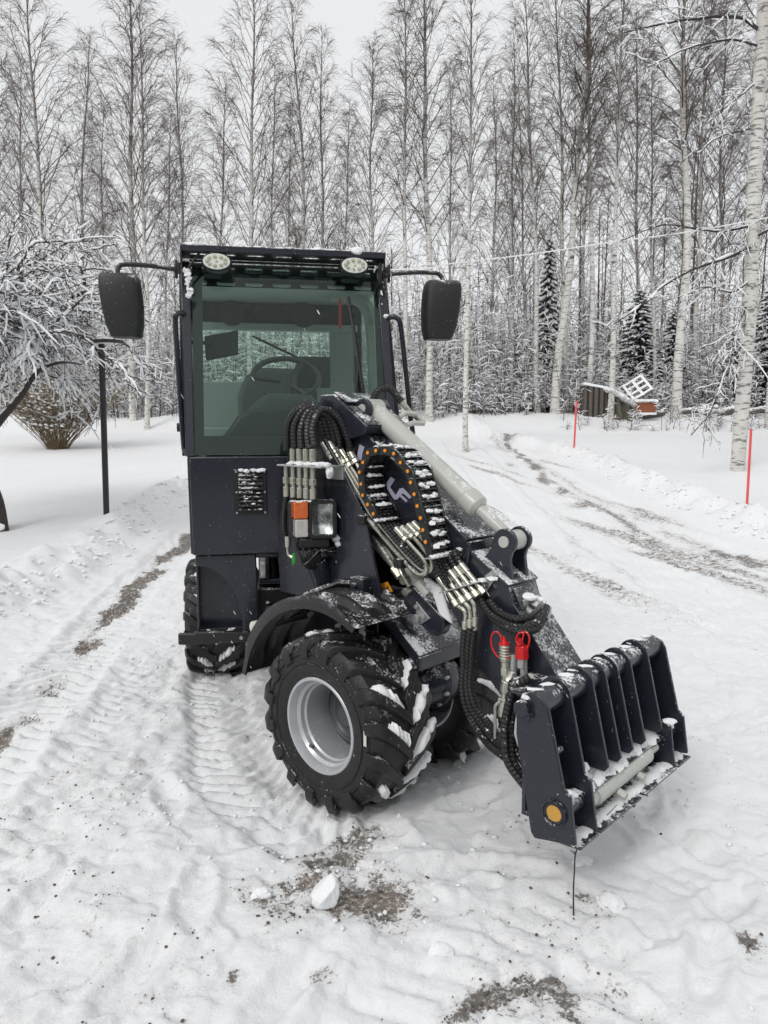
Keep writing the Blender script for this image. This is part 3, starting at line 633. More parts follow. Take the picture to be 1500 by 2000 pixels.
P = MB(RF); P.prism([(.118, .86), (.15, .86), (.15, .965), (.118, .965)], 1, .032, .04); hp = part('hinge_plate', P, 'zinc', loader, .006)
P = MB(RF); P.cyl((.134, .04, .885), (.134, .052, .885), .011, 10); P.cyl((.134, .04, .938), (.134, .052, .938), .011, 10); part('bolt', P, 'steel', hp)
P = MB(RF); P.tube([(.2, -.6, .80), (.125, -.10, .735)], .034, 16); P.lathe([(-.02, .0), (-.02, .044), (.02, .044), (.02, .0)], (.122, -.075, .733), 1, 24); sc_ = part('steering_cylinder', P, 'cyl', loader)
P = MB(RF); P.tube([(.12, -.06, .733), (.105, .02, .715)], .016, 12); P.cyl((.105, .0, .675), (.105, .06, .70), .024, 14); part('rod_end', P, 'black', sc_)
P = MB(FF); a = FF.pl(500, 1225, 0, .46); P.lathe([(-.01, 0), (-.01, .030), (.014, .030), (.016, .006), (.016, 0)], (.46, a[1], a[2]), 0, 24); part('nylon_roller', P, 'nylon', loader)
P = MB(FF); P.tube([(.45, a[1], a[2]), (.27, a[1] + .13, a[2] + .05)], .026, 12); P.blob((.40, a[1] + .035, a[2] + .035), (.045, .03, .022), 2, 2, .4, 1); part('roller_arm', P, ['black', 'snow'], loader)
P = MB(RF); P.tube([(.05, -.04, .98), (.04, -.03, .90), (.03, -.03, .84)], .012, 8, smooth=3); P.tube([(.0, -.1, .98), (-.01, -.1, .75), (.05, -.12, .62)], .014, 8, smooth=4); P.tube([(.08, -.12, .98), (.07, -.1, .80)], .014, 8); part('chassis_hose', P, 'hose', loader)

# ---- wheels
def wheel(fr, xc, cy, cz, W_, out, snowy=1, seed=0):
    RR = .381; rb = .190
    P = MB(fr); h = W_ / 2
    prof = [(-h * .92, rb), (-h * 1.0, .222), (-h * 1.02, .285), (-h * .98, .325), (-h * .84, .350), (-h * .4, .356), (0, .358), (h * .4, .356), (h * .84, .350), (h * .98, .325), (h * 1.02, .285), (h * 1.0, .222), (h * .92, rb), (h * .70, rb), (-h * .70, rb)]
    P.lathe(prof, (xc, cy, cz), 0, 72, closed=True)
    for rr_ in (.262, .30):
        for sg in (-1, 1): P.lathe([(sg * h * 1.0, rr_ - .003), (sg * h * 1.035, rr_), (sg * h * 1.0, rr_ + .003)], (xc, cy, cz), 0, 72)
    wname = part('wheel', P, 'rubber', loader, 0, 40)
    LG = MB(fr); SN = MB(fr); nl = 16
    def pt(th, r, x): return (xc + x, cy + r * math.sin(th), cz + r * math.cos(th))
    for sg in (-1, 1):
        for k in range(nl):
            th0 = 2 * math.pi * (k + (.5 if sg > 0 else 0)) / nl
            st_ = [(-.04, .0, 1), (.15, 0, 1), (.35, 0, 1), (.55, 0, 1), (.75, 0, 1), (.92, -.004, 1), (1.0, -.014, 1), (1.035, -.045, .8), (1.04, -.085, .5)]
            ring = []
            for (s, dr, f) in st_:
                sa = min(s, 1.0); th = th0 - rad(25) * max(0, sa) ** .82; x = sg * s * h
                wd = (.019 + .010 * sa) * (1 if s <= 1 else .95); rt = RR - .010 * sa * sa + dr; rbse = min(rt - .004, .350 if s < .8 else (.340 if s < 1.0 else (.335 + dr if s <= 1.0 else .300 + dr * .8)))
                if s > 1.0: top = [(th - wd / .36, rt, sg * h * (s + .035)), (th + wd / .36, rt, sg * h * (s + .035))]; bot = [(th - wd * 1.2 / .36, rt - .01, sg * h * .92), (th + wd * 1.2 / .36, rt - .01, sg * h * .92)]
                else: top = [(th - wd / .38, rt, x), (th + wd / .38, rt, x)]; bot = [(th - wd * 1.35 / .35, rbse, x), (th + wd * 1.35 / .35, rbse, x)]
                ring.append([pt(*top[0]), pt(*top[1]), pt(*bot[1]), pt(*bot[0])])
            vs = [p for q in ring for p in q]; fs = []
            for i in range(len(ring) - 1):
                for j in range(4): fs.append((i * 4 + j, i * 4 + (j + 1) % 4, (i + 1) * 4 + (j + 1) % 4, (i + 1) * 4 + j))
            fs += [(3, 2, 1, 0), tuple((len(ring) - 1) * 4 + j for j in range(4))]; LG.add(vs, fs)
            # packed snow lying against the lug
            rr = random.Random(seed * 100 + k * 2 + (sg > 0)); thm = math.degrees(th0) % 360
            if snowy and (thm < 175 or thm > 345) and rr.random() < (.95 if sg == -out else .8):
                s0 = rr.uniform(.02, .12); s1 = rr.uniform(.70, 1.0) if sg == -out else rr.uniform(.45, .85)
                ns = 12; vs = []; fs = []
                for i in range(ns + 1):
                    s = s0 + (s1 - s0) * i / ns; th = th0 - rad(25) * s ** .82; x = sg * s * h
                    gate = (.35 + .75 * rr.random()) * min(1, 1.6 * math.sin(math.pi * (i + .4) / (ns + .8)) + .1)
                    wd = (.044 if sg == -out else .058) * gate; hi = .362 + .026 * gate; e = .024 / .37
                    jig = lambda q: q * (rr.random() - .5)
                    vs += [pt(th - e - wd / .37, .350, x), pt(th - e - wd * .8 / .37, hi - .006 + jig(.004), x + jig(.006)), pt(th - e - wd * .25 / .37, hi + jig(.004), x + jig(.006)), pt(th - e + .006, hi - .003, x), pt(th - e + .008, .350, x)]
                for i in range(ns):
                    for j in range(5): fs.append((i * 5 + j, i * 5 + (j + 1) % 5, (i + 1) * 5 + (j + 1) % 5, (i + 1) * 5 + j))
                fs += [(4, 3, 2, 1, 0), tuple(ns * 5 + j for j in range(5))]; SN.add(vs, fs)
    part('tread', LG, 'rubber', wname, .004, 30)
    if SN.V: part('packed_snow', SN, 'snow', wname, 0, 60)
    o = out; Q = MB(fr)     # rim barrel, seen from outside
    bar_ = [(.80, .214), (.83, .219), (.845, .215), (.84, .205), (.78, .200), (.66, .193), (.60, .180), (.50, .178), (.46, .170), (.10, .168), (-.45, .168), (-.62, .185), (-.82, .205), (-.84, .217), (-.80, .214), (-.60, .195), (-.4, .178), (.4, .18)]
    Q.lathe([(o * u * h * 1.15, r * .93) for u, r in bar_], (xc, cy, cz), 0, 64, closed=True); rim = part('rim', Q, 'rim', wname, 0, 30)
    Q = MB(fr); Q.lathe([(o * u * h, r * .93) for u, r in [(-.28, .169), (-.25, .169), (-.22, .145), (-.14, .142), (-.13, .137), (-.15, .132), (-.15, .120), (-.10, .118), (-.09, .112), (-.11, .107), (-.16, .10), (-.16, 0), (-.30, 0), (-.30, .14)]], (xc, cy, cz), 0, 56, closed=True)
    Q.lathe([(o * u * h, r) for u, r in [(-.15, 0), (.05, 0), (.05, .045), (-.0, .055), (-.15, .055)]], (xc, cy, cz), 0, 32)
    dsk = part('rim_disc', Q, 'disc', rim, 0, 30)
    Q = MB(fr); a = rad(218); Q.tube([(xc + o * h * .62, cy + .165 * math.sin(a), cz + .175 * math.cos(a)), (xc + o * h * .76, cy + .146 * math.sin(a), cz + .155 * math.cos(a))], [.007, .009], 8); part('valve', Q, 'black', rim)
    return wname, h
wf, hF = wheel(FF, .330, .0, .372, .335, 1, 1, 1)
Q = MB(FF)   # weathered scuff and pale tag on the tyre shoulder
th = rad(88); rr0 = .285
Q.box(.5065, .5095, .0 + rr0 * math.sin(th) - .007, rr0 * math.sin(th) + .007, .372 + .005, .372 + .065); part('tyre_tag', Q, 'nylon', wf)
wheel(FF, -.325, .0, .372, .35, -1, 1, 2)
wheel(RF, .425, -1.22, .372, .35, 1, 1, 3)
wheel(RF, -.425, -1.22, .372, .35, -1, 0, 4)
# axles and motors
P = MB(FF); P.cyl((-.30, 0, .372), (.30, 0, .372), .07, 20); P.lathe([(-.05, 0), (-.05, .11), (.0, .15), (.05, .15), (.10, .11), (.10, 0)], (.05, .0, .40), 0, 32); part('front_axle', P, 'paint_clean', loader, .004)
P = MB(FF); P.lathe([(-.10, 0), (-.10, .085), (-.06, .115), (-.02, .125), (.02, .125), (.03, .105), (.10, .098), (.14, .07), (.15, 0)], (.0, .20, .50), 0, 36); hb = part('differential', P, 'paint', loader, .003)
P = MB(FF)
for k in range(10): a = k * .628; P.hexbolt((.02, .20 + .115 * math.sin(a), .50 + .115 * math.cos(a)), (.04, .20 + .115 * math.sin(a), .50 + .115 * math.cos(a)), .009)
part('bolt', P, 'zinc', hb)
P = MB(RF); P.cyl((-.3, -1.22, .372), (.3, -1.22, .372), .08, 18); part('rear_axle', P, 'black', loader)

# ---- front fenders: ribbed plastic arches
def fender(sx):
    P = MB(FF); n = 40; xs = np.linspace(.17, .50, 34); rows = []
    for i in range(n + 1):
        a = rad(-78 + 105 * i / n); row = []
        for x in xs:
            rib = .032 * max(0, math.cos((x - .17) / .33 * 2 * math.pi * 3.0)) ** .7 * min(1, 6 * min(i / n, 1 - i / n))
            r = .505 + rib; r2 = r
            y = r2 * math.sin(a) - .0; z = .385 + r2 * math.cos(a) * .99
            row.append((sx * x, y, z))
        row = [(sx * .502, (.505 - .028) * math.sin(a), .385 + (.505 - .028) * math.cos(a))][::1] * 0 + row + [(sx * .510, .508 * math.sin(a), .385 + .508 * math.cos(a)), (sx * .512, .480 * math.sin(a), .385 + .480 * math.cos(a)), (sx * .504, .480 * math.sin(a), .385 + .480 * math.cos(a))]
        under = [(sx * x, (.495 + rb_) * math.sin(a), .385 + (.495 + rb_) * math.cos(a)) for x, rb_ in ((x, .026 * max(0, math.cos((x - .17) / .33 * 2 * math.pi * 3.0)) ** .7 * min(1, 6 * min(i / n, 1 - i / n))) for x in xs[::-1])]
        rows.append(row + under)
    K = len(rows[0]); vs = [p for r in rows for p in r]; fs = []
    for i in range(n):
        for k in range(K): fs.append((i * K + k, i * K + (k + 1) % K, (i + 1) * K + (k + 1) % K, (i + 1) * K + k))
    fs += [tuple(range(K - 1, -1, -1)), tuple(n * K + k for k in range(K))]; P.add(vs, fs)
    f = part('front_fender', P, 'fender', loader, 0, 40)
    P = MB(FF); P.box(sx * .20 - .012, sx * .20 + .012, -.33, .03, .888, .915)
    P.box(sx * .44 - .01, sx * .44 + .01, -.34, -.30, .76, .85) if sx < 0 else None
    P.tube([(sx * .44, -.34, .80), (sx * .33, -.24, .862), (sx * .22, -.16, .910), (sx * .2, -.05, .918)], .017, 6); part('fender_bracket', P, 'black', f, .003)
    return f
fR = fender(1); fender(-1)
P = MB(FF); P.box(.17, .25, -.06, .02, .885, .955); P.cyl((.245, -.03, .92), (.262, -.03, .92), .015, 10, 0); part('fender_mount', P, 'paint_snowy', loader, .004)

# ---- front chassis and tower
P = MB(FF)
P.hexa([(-.2, .05, .80), (.2, .05, .80), (.2, .275, .622), (-.2, .275, .622)], [(-.2, .08, .845), (.2, .08, .845), (.2, .30, .665), (-.2, .30, .665)])
P.box(-.2, .2, -.35, .06, .44, .83); P.box(-.11, .11, .06, .22, .42, .66)
P.hexa([(-.2, .262, .60), (.2, .262, .60), (.2, .30, .60), (-.2, .30, .60)], [(-.2, .262, .66), (.2, .262, .66), (.2, .30, .662), (-.2, .30, .662)]); part('front_chassis', P, 'paint_snowy', loader, .006)
TW = [(-.60, .80), (.075, .80), (.077, .895), (-.017, 1.225), (-.14, 1.40), (-.27, 1.55), (-.345, 1.72), (-.40, 1.73), (-.50, 1.52), (-.58, 1.36), (-.61, 1.0)]
for sx in (1, -1):
    P = MB(FF); P.prism(TW, 0, sx * .185, sx * .200); part('tower_plate', P, 'paint_clean', loader, .004)
P = MB(FF); P.box(-.184, .184, -.59, -.56, .80, 1.30); P.box(-.184, .184, -.56, .0, .80, .82); part('tower_web', P, 'black', loader, .003)
P = MB(FF); P.prism([(-.09, .905), (.062, .90), (.05, .975), (-.06, 1.0)], 0, .2005, .2025); 
# ---- boom
UP = [(-.40, 1.62), (-.365, 1.745), (-.275, 1.748), (-.18, 1.632), (.467, 1.138), (.43, 1.02), (.345, .93), (.24, .985), (.035, 1.130), (-.16, 1.27), (-.34, 1.44)]
P = MB(FF); P.prism(UP, 0, -.10, .10); boom = part('boom', P, 'paint', loader, .005)
P = MB(FF); HD = [(-.395, 1.64), (-.362, 1.748), (-.275, 1.750), (-.062, 1.605), (-.078, 1.572), (-.17, 1.548), (-.24, 1.555), (-.33, 1.60)]
P.prism(HD, 0, -.135, .135); part('boom_head', P, 'paint', boom, .006)
P = MB(FF); P.hexa([(-.13, -.29, 1.752), (.125, -.275, 1.752), (.125, -.20, 1.706), (-.13, -.20, 1.706)], [(-.13, -.30, 1.762), (.125, -.285, 1.762), (.125, -.20, 1.715), (-.13, -.20, 1.715)]); part('cover_plate', P, 'paint_snowy', boom, .002)
P = MB(FF); P.hexa([(-.13, -.185, 1.692), (.13, -.185, 1.692), (.13, -.063, 1.607), (-.13, -.063, 1.607)], [(-.13, -.183, 1.697), (.13, -.183, 1.697), (.13, -.060, 1.612), (-.13, -.060, 1.612)]); part('wear_plate', P, 'paint_snowy', boom, .002)
P = MB(FF)     # flanges on the beam's top edge
P.hexa([(-.108, -.05, 1.53), (.108, -.05, 1.53), (.108, .455, 1.145), (-.108, .455, 1.145)], [(-.108, -.045, 1.542), (.108, -.045, 1.542), (.108, .462, 1.158), (-.108, .462, 1.158)]); part('top_plate', P, 'paint_snowy', boom, .003)
P = MB(FF)
P.hexa([(-.113, .445, 1.02), (.113, .445, 1.02), (.113, .46, 1.01), (-.113, .46, 1.01)], [(-.113, .470, 1.150), (.113, .470, 1.150), (.113, .487, 1.150), (-.113, .487, 1.150)]); part('end_flange', P, 'paint', boom, .003)
LWP = [(.40, 1.035), (.475, 1.098), (.500, 1.100), (.655, .998), (.680, .925), (.868, .690), (.965, .56), (.93, .45), (.80, .43), (.634, .549), (.494, .681), (.40, .83), (.345, .916)]
P = MB(FF); P.prism(LWP, 0, -.098, .098); low = part('lower_boom', P, 'paint', loader, .005)
P = MB(FF); P.hexa([(-.106, .478, 1.100), (.106, .478, 1.100), (.106, .655, .990), (-.106, .655, .990)], [(-.106, .482, 1.114), (.106, .482, 1.114), (.106, .662, 1.002), (-.106, .662, 1.002)]); part('top_plate', P, 'paint_snowy', low, .003)
P = MB(FF); P.hexa([(-.100, .670, .93), (.100, .670, .93), (.100, .868, .685), (-.100, .868, .685)], [(-.100, .676, .936), (.100, .676, .936), (.100, .874, .691), (-.100, .874, .691)]); part('front_plate', P, 'paint_snowy', low, .002)
for sx in (1, -1):     # ears for the cylinder rod
    P = MB(FF); E = [(.50, 1.07), (.545, 1.125)] + [(.607 + .052 * math.sin(a), 1.158 + .052 * math.cos(a)) for a in np.linspace(rad(-75), rad(140), 14)] + [(.633, 1.09), (.645, 1.01)]
    P.prism(E, 0, sx * .042, sx * .062); part('cylinder_ear', P, 'paint', low, .003)
    P = MB(FF); E = [(-.24, 1.66), (-.20, 1.715)] + [(-.159 + .048 * math.sin(a), 1.682 + .048 * math.cos(a)) for a in np.linspace(rad(-30), rad(130), 12)] + [(-.13, 1.63), (-.12, 1.60)]
    P.prism(E, 0, sx * .050, sx * .068); part('cylinder_ear', P, 'paint', boom, .003)
P = MB(FF); P.cyl((-.07, .607, 1.158), (.07, .607, 1.158), .023, 20); P.cyl((-.074, -.159, 1.682), (.075, -.159, 1.682), .022, 20); part('pivot_pin', P, 'cyl', loader, .002)
c0 = np.array((0, -.159, 1.682)); c1 = np.array((0, .607, 1.158)); 
def al(t): return tuple(c0 + (c1 - c0) * t)
P = MB(FF); P.tube([al(.0), al(.03), al(.05), al(.70), al(.705), al(.765), al(.775), al(.79)], [.038, .044, .046, .046, .051, .051, .049, .032], 32); P.cyl((-.043, -.159, 1.682), (.043, -.159, 1.682), .047, 28)
cyl = part('boom_cylinder', P, 'cyl', loader, .002, 30)
P = MB(FF); P.tube([al(.78), al(.97)], .025, 24); P.cyl((-.038, .607, 1.158), (.038, .607, 1.158), .040, 28); part('piston_rod', P, 'cyl', cyl, 0, 30)
P = MB(FF); P.tube([(-.05, -.04, 1.645), (-.09, -.04, 1.665), (-.14, -.02, 1.66)], .012, 8); P.tube([(-.05, -.0, 1.61), (-.10, .0, 1.62), (-.16, .01, 1.618)], .012, 8); P.tube([(-.14, -.03, 1.665), (-.17, .01, 1.62)], .010, 8); part('pipe_fitting', P, 'cyl', cyl, 0)
P = MB(FF)
h1 = [FF.pl(x, y, 0, v) for x, y, v in ((728, 782, -.03), (740, 762, -.05), (762, 760, -.09), (785, 785, -.12))]; P.tube(h1, .017, 10, smooth=6)
h2 = [FF.pl(x, y, 0, v) for x, y, v in ((735, 785, -.05), (748, 768, -.07), (768, 768, -.11), (790, 790, -.14))]
part('cylinder_hose', P, 'hose', loader)
P = MB(FF); a, b = FF.pl(783, 783, 0, -.12), FF.pl(800, 805, 0, -.15); P.tube([a, b], .013, 10); b2 = FF.pl(818, 822, 0, -.17); P.tube([b, b2], .008, 8); part('hose_ferrule', P, 'steel', cyl)
# ---- lettering on the boom side
def crop4(L): return [FF.pl(540 + x / 3.947, 740 + y / 3.947, 0, .1025) for x, y in L]
def letter(L):
    q = crop4(L); P = MB(FF); P.prism([(p[1], p[2]) for p in q], 0, .1003, .1028); part('letter', P, 'decal', boom, 0)
letter([(640, 505), (678, 525), (662, 575), (655, 630), (640, 625), (622, 600), (628, 560)])
letter([(655, 628), (672, 600), (700, 640), (718, 600), (740, 615), (700, 690), (690, 680), (672, 652)])
for q in ([(735, 705), (770, 640), (795, 655), (760, 722)], [(795, 655), (830, 700), (818, 722), (783, 677)], [(735, 705), (760, 722), (795, 765), (770, 770)], [(830, 700), (795, 765), (782, 748), (818, 690)]): letter(q)
letter([(850, 800), (880, 755), (912, 775), (875, 835), (918, 898), (905, 930), (855, 850)])
letter([(918, 898), (950, 845), (975, 840), (1040, 910), (1025, 925), (975, 880), (962, 893), (1010, 938), (1000, 952), (950, 907), (930, 930), (905, 930)])
# ---- cable carrier (drag chain)
CH_ = [(.085, 1.215), (.073, 1.241), (.040, 1.278), (.010, 1.315), (.001, 1.362), (-.008, 1.412), (.013, 1.454), (.041, 1.495), (.088, 1.505), (.140, 1.506), (.188, 1.495), (.224, 1.460), (.263, 1.427), (.279, 1.383), (.298, 1.337), (.314, 1.291), (.331, 1.245), (.344, 1.198), (.358, 1.152), (.372, 1.108)]
xo, xi = .238, .112
P = MB(FF); SNc = MB(FF)
cc = np.array((.16, 1.36))
for i in range(len(CH_) - 1):
    a = np.array(CH_[i]); b = np.array(CH_[i + 1]); d = (b - a) / np.linalg.norm(b - a); nrm = np.array((-d[1], d[0]))
    for xs_, th in ((xo, .010), (xi, .010)):
        off = .0 if i % 2 else .003
        pts = []
        for k in range(7): an = math.pi / 2 + math.pi * k / 6; pts.append(tuple(a + (d * math.cos(an) + nrm * math.sin(an)) * .0175))
        for k in range(7): an = -math.pi / 2 + math.pi * k / 6; pts.append(tuple(b + (d * math.cos(an) + nrm * math.sin(an)) * .0175))
        sg = 1 if xs_ == xo else -1
        P.prism(pts, 0, xs_ - th - sg * off, xs_ - sg * off)
    mid = (a + b) / 2
    outn = nrm if (mid + nrm * .01 - cc) @ (mid - cc) > (mid - cc) @ (mid - cc) else -nrm
    for side in (1, -1):
        c_ = mid + outn * .0155 * side
        for t in (-.013, 0, .013):
            q = c_ + d * t; u = d * .0035; v = outn * .0022
            P.prism([tuple(q - u - v), tuple(q + u - v), tuple(q + u + v), tuple(q - u + v)], 0, xi + .002, xo - .012)
    rr = random.Random(i)
    if outn[1] > -.6:
        for k in range(4):
            q = mid + outn * .017 + d * (rr.random() - .5) * .022; SNc.blob((xi + .02 + .022 * k + .01 * rr.random(), q[0], q[1] + .001), (.018, .012 + .006 * rr.random(), .007 + .004 * rr.random()), i * 7 + k, 1, .5)
    if i in (2, 3, 4, 5, 1):
        for k in range(3):
            q = mid - outn * .012 + np.array((0, .004)); SNc.blob((xi + .03 + .03 * k, q[0] + .004, q[1] + .004), (.020, .012, .006 + .004 * rr.random()), i * 9 + k, 1, .5)
chain = part('cable_carrier', P, 'black', loader, .0012)
part('snow_cap', SNc, 'snow', chain)
for p in CH_[1:-1]:
    Q = MB(FF); Q.lathe([(.0, .0), (.001, .0075), (.004, .0072), (.0042, .003), (.002, .0025), (.002, 0)], (xo - .0005, p[0], p[1]), 0, 14); part('pin_cap', Q, 'orange', chain)
P = MB(FF); P.hexa([(xi, .085, 1.205), (xo + .02, .085, 1.205), (xo + .02, .115, 1.212), (xi, .115, 1.212)], [(xi, .085, 1.209), (xo + .02, .085, 1.209), (xo + .02, .115, 1.216), (xi, .115, 1.216)])
P.hexa([(.07, .36, 1.085), (xo + .015, .36, 1.085), (xo + .015, .41, 1.09), (.07, .41, 1.09)], [(.07, .36, 1.089), (xo + .015, .36, 1.089), (xo + .015, .41, 1.094), (.07, .41, 1.094)]); part('carrier_bracket', P, 'zinc', chain, .001)
P = MB(FF)
for k in range(6): P.blob((xi + .02 + .022 * k, .10, 1.216), (.02, .016, .008), k, 1, .4); P.blob((.09 + .026 * k, .385, 1.096), (.022, .022, .010), k + 30, 1, .4)
P.blob((.10, .42, 1.11), (.02, .02, .014), 77, 1, .4); part('snow_cap', P, 'snow', loader)
# hoses through the chain and out of both ends
def hose(P, L, r=.0125, n=9, sm=6): P.tube(L, r, n, smooth=sm)
for k in range(5):
    x = .128 + k * .022; P = MB(FF)
    mids = [(x, a_[0], a_[1]) for a_ in CH_]
    t0 = [(x + .01, .30 + .006 * k, 1.065 - .004 * k), (x + .005, .19, 1.13), (x, .11, 1.19)] ; t1 = [(x - .01, .395, 1.04), (x - .02, .425, .985)]
    hose(P, t0 + mids + t1, .0095, 7, 3); part('carrier_hose', P, 'hose', loader)
# ---- rigid steel tubes along the boom with U-bends and fittings
ST = [((641, 882), (700, 985), (720, 1015), (791, 1098), (800, 1108), (818, 1122), (831, 1118), (829, 1096), (800, 1062), (786, 1046)),
      ((652, 880), (712, 985), (728, 1010), (797, 1090), (812, 1104), (829, 1116), (842, 1112), (841, 1092), (812, 1054), (798, 1042)),
      ((664, 892), (716, 975), (736, 1006), (803, 1084), (822, 1102), (840, 1110), (849, 1104), (847, 1086), (824, 1052), (810, 1038)),
      ((676, 897), (722, 972), (742, 1000), (808, 1078), (830, 1100), (846, 1106), (855, 1098), (852, 1080), (832, 1046), (820, 1034))]
XS = [.190, .172, .152, .133]
for k, L in enumerate(ST):
    x = XS[k]; P = MB(FF); q = [FF.pl(a, b, 0, x if j < 5 else x + .012) for j, (a, b) in enumerate(L)]
    P.tube(q[:3] + q[3:], .0085, 10, smooth=5); tb = part('steel_tube', P, 'steel', loader, 0)
    P = MB(FF); d = np.array(q[0]) - np.array(q[1]); d /= np.linalg.norm(d); s0 = np.array(q[0]) - d * .045
    P.hexbolt(tuple(s0), tuple(s0 + d * .022), .017); P.hexbolt(tuple(s0 + d * .024), tuple(s0 + d * .044), .0185); P.cyl(tuple(s0 + d * .046), tuple(s0 + d * .10), .0155, 14)
    e = np.array(q[-1]); d2 = np.array(q[-2]) - e; d2 /= np.linalg.norm(d2)
    P.hexbolt(tuple(e + d2 * .03), tuple(e + d2 * .012), .0165); P.cyl(tuple(e + d2 * .010), tuple(e - d2 * .045), .0140, 14); part('tube_fitting', P, 'steel', tb, .0015)
    # hose from the tube's upper end over the loop to the bulkhead
    top = s0 + d * .10; kk = k
    H1 = tuple(top); bx = [(559, 860), (575, 876), (590, 876), (604, 876)][k]; 
    P = MB(FF); a2 = FF.pl(*[(612, 800), (622, 802), (632, 806), (642, 812)][k], 0, .215 - .012 * k)
    a1 = FF.pl(*[(586, 797), (594, 800), (602, 804), (610, 808)][k], 0, .262 - .006 * k); a0 = FF.pl(*[(563, 825), (575, 832), (588, 838), (600, 842)][k], 0, .29)
    b0 = FF.pl(bx[0], bx[1] + (20 if k == 0 else 0), 0, .30)
    mid = FF.pl(*[(630, 850), (640, 848), (650, 850), (660, 850)][k], 0, .195 - .014 * k)
    hose(P, [b0, a0, a1, a2, mid, H1], .0150, 10, 7); part('looped_hose', P, 'hose', loader)
P = MB(FF); b0 = FF.pl(614, 872, 0, .30); hose(P, [b0, FF.pl(610, 835, 0, .29), FF.pl(628, 800, 0, .24), FF.pl(660, 815, 0, .16), FF.pl(680, 860, 0, .13), FF.pl(684, 884, 0, .125)], .0150, 10, 7); part('looped_hose', P, 'hose', loader)
P = MB(FF); a, b = np.array(FF.pl(683, 882, 0, .125)), np.array(FF.pl(699, 910, 0, .12)); P.cyl(tuple(a), tuple(a * .5 + b * .5), .0155, 14); P.hexbolt(tuple(a * .45 + b * .55), tuple(a * .2 + b * .8), .018); P.cyl(tuple(a * .2 + b * .8), tuple(b * 1.6 - a * .6), .009, 8); part('tube_fitting', P, 'steel', loader, .001)
P = MB(FF)
for (px, py, x, s) in ((720, 1014, .165, 1.), (791, 1098, .165, 1.)):
    P = MB(FF); q = FF.pl(px, py, 0, x); P.box(.102, .215, q[1] - .022, q[1] + .022, q[2] - .020, q[2] + .020); part('tube_clamp', P, 'black', boom, .004)
# bulkhead bracket with five couplings
b0 = FF.pl(553, 912, 0, .31); b1 = FF.pl(634, 908, 0, .31)
P = MB(FF); y0, y1, zb = b0[1] - .01, b1[1] + .01, (b0[2] + b1[2]) / 2; P.box(.20, .34, y0, y1, zb - .004, zb + .004); P.box(.200, .212, y1 - .07, y1, zb - .06, zb + .004); bk = part('bulkhead_bracket', P, 'zinc', loader, .002)
P = MB(FF)
for px, py in ((570, 906), (585, 905), (610, 903), (620, 903), (598, 906), (634, 912)): q = FF.pl(px, py, 0, .31); P.blob((.30, q[1], zb + .008), (.028, .026, .013), int(px), 2, .4)
P.blob((.29, y1 + .0, zb - .02), (.02, .02, .03), 3, 2, .4); part('snow_cap', P, 'snow', bk)
for k, px in enumerate((559, 572.5, 585.5, 598, 611)):
    q = FF.pl(px, 912, 0, .30); y = q[1]; P = MB(FF)
    if k: P.cyl((.30, y, zb + .004), (.30, y, zb + .075), .0150, 14)
    P.cyl((.30, y, zb - .005), (.30, y, zb - .055), .0115, 12); P.hexbolt((.30, y, zb - .055), (.30, y, zb - .085), .0175); P.cyl((.30, y, zb - .085), (.30, y, zb - .098), .011, 10); P.cyl((.30, y, zb - .098), (.30, y, zb - .145), .0155, 14); part('coupling', P, 'steel', bk, .0015)
    P = MB(FF); e = FF.pl(555 + k * 11, 985, 0, .27)
    hose(P, [(.30, y, zb - .14), (.295, y, zb - .20), (.27, y - .02, zb - .27), (.23, y - .05, zb - .40)] if k else [(.30, y, zb - .14), (.305, y - .012, zb - .22), (.30, y - .02, zb - .30), (.30, y - .0, zb - .375)], .0145, 9, 6); part('drop_hose', P, 'hose', loader)
P = MB(FF); a = FF.pl(562, 1060, 0, .30); P.cyl((.30, a[1], a[2] + .03), (.30, a[1], a[2] - .02), .014, 12); P.tube([(.30, a[1], a[2] - .02), (.30, a[1] + .005, a[2] - .055), (.29, a[1] + .03, a[2] - .07)], .007, 8, smooth=3); part('coupling', P, 'steel', loader)
P = MB(FF); a = FF.pl(575, 1093, 0, .30)
for k in range(5): P.tube([(.30, a[1] - .012, a[2] - .02 + k * .01), (.31, a[1] + .012, a[2] - .012 + k * .01)], .005, 5)
part('cable_tie', P, 'green', loader)
# ---- headlamp cluster with amber indicator, on its bracket
AX = Frame(0, 0, 0)
class Sub:      # small local frame sitting in another
    def __init__(s, o, ang):
        s.o = np.array(o, float); c, q = math.cos(ang), math.sin(ang); s.h = np.array([c, q, 0]); s.r = np.array([q, -c, 0]); s.z = np.array([0, 0, 1.])
    def w(s, p): return s.o + s.r * p[0] + s.h * p[1] + s.z * p[2]
lampc = FF.w(FF.pl(618, 1015, 0, .30)); LF = Sub(lampc, rad(-72))    # faces the camera, x to viewer's left
def rrect(x0, x1, z0, z1, r, n=5):
    out = []
    for cx_, cz_, a0 in ((x1 - r, z1 - r, 0), (x0 + r, z1 - r, 90), (x0 + r, z0 + r, 180), (x1 - r, z0 + r, 270)):
        for k in range(n + 1): a = rad(a0 + 90 * k / n); out.append((cx_ + r * math.cos(a), cz_ + r * math.sin(a)))
    return out
P = MB(LF); P.prism(rrect(-.088, .108, -.080, .080, .022), 1, -.120, -.056); hl = part('headlamp', P, 'fender', loader, .012)
P = MB(LF)
o_ = rrect(-.090, .034, -.084, .084, .018); i_ = rrect(-.076, .022, -.068, .070, .014); n_ = len(o_)
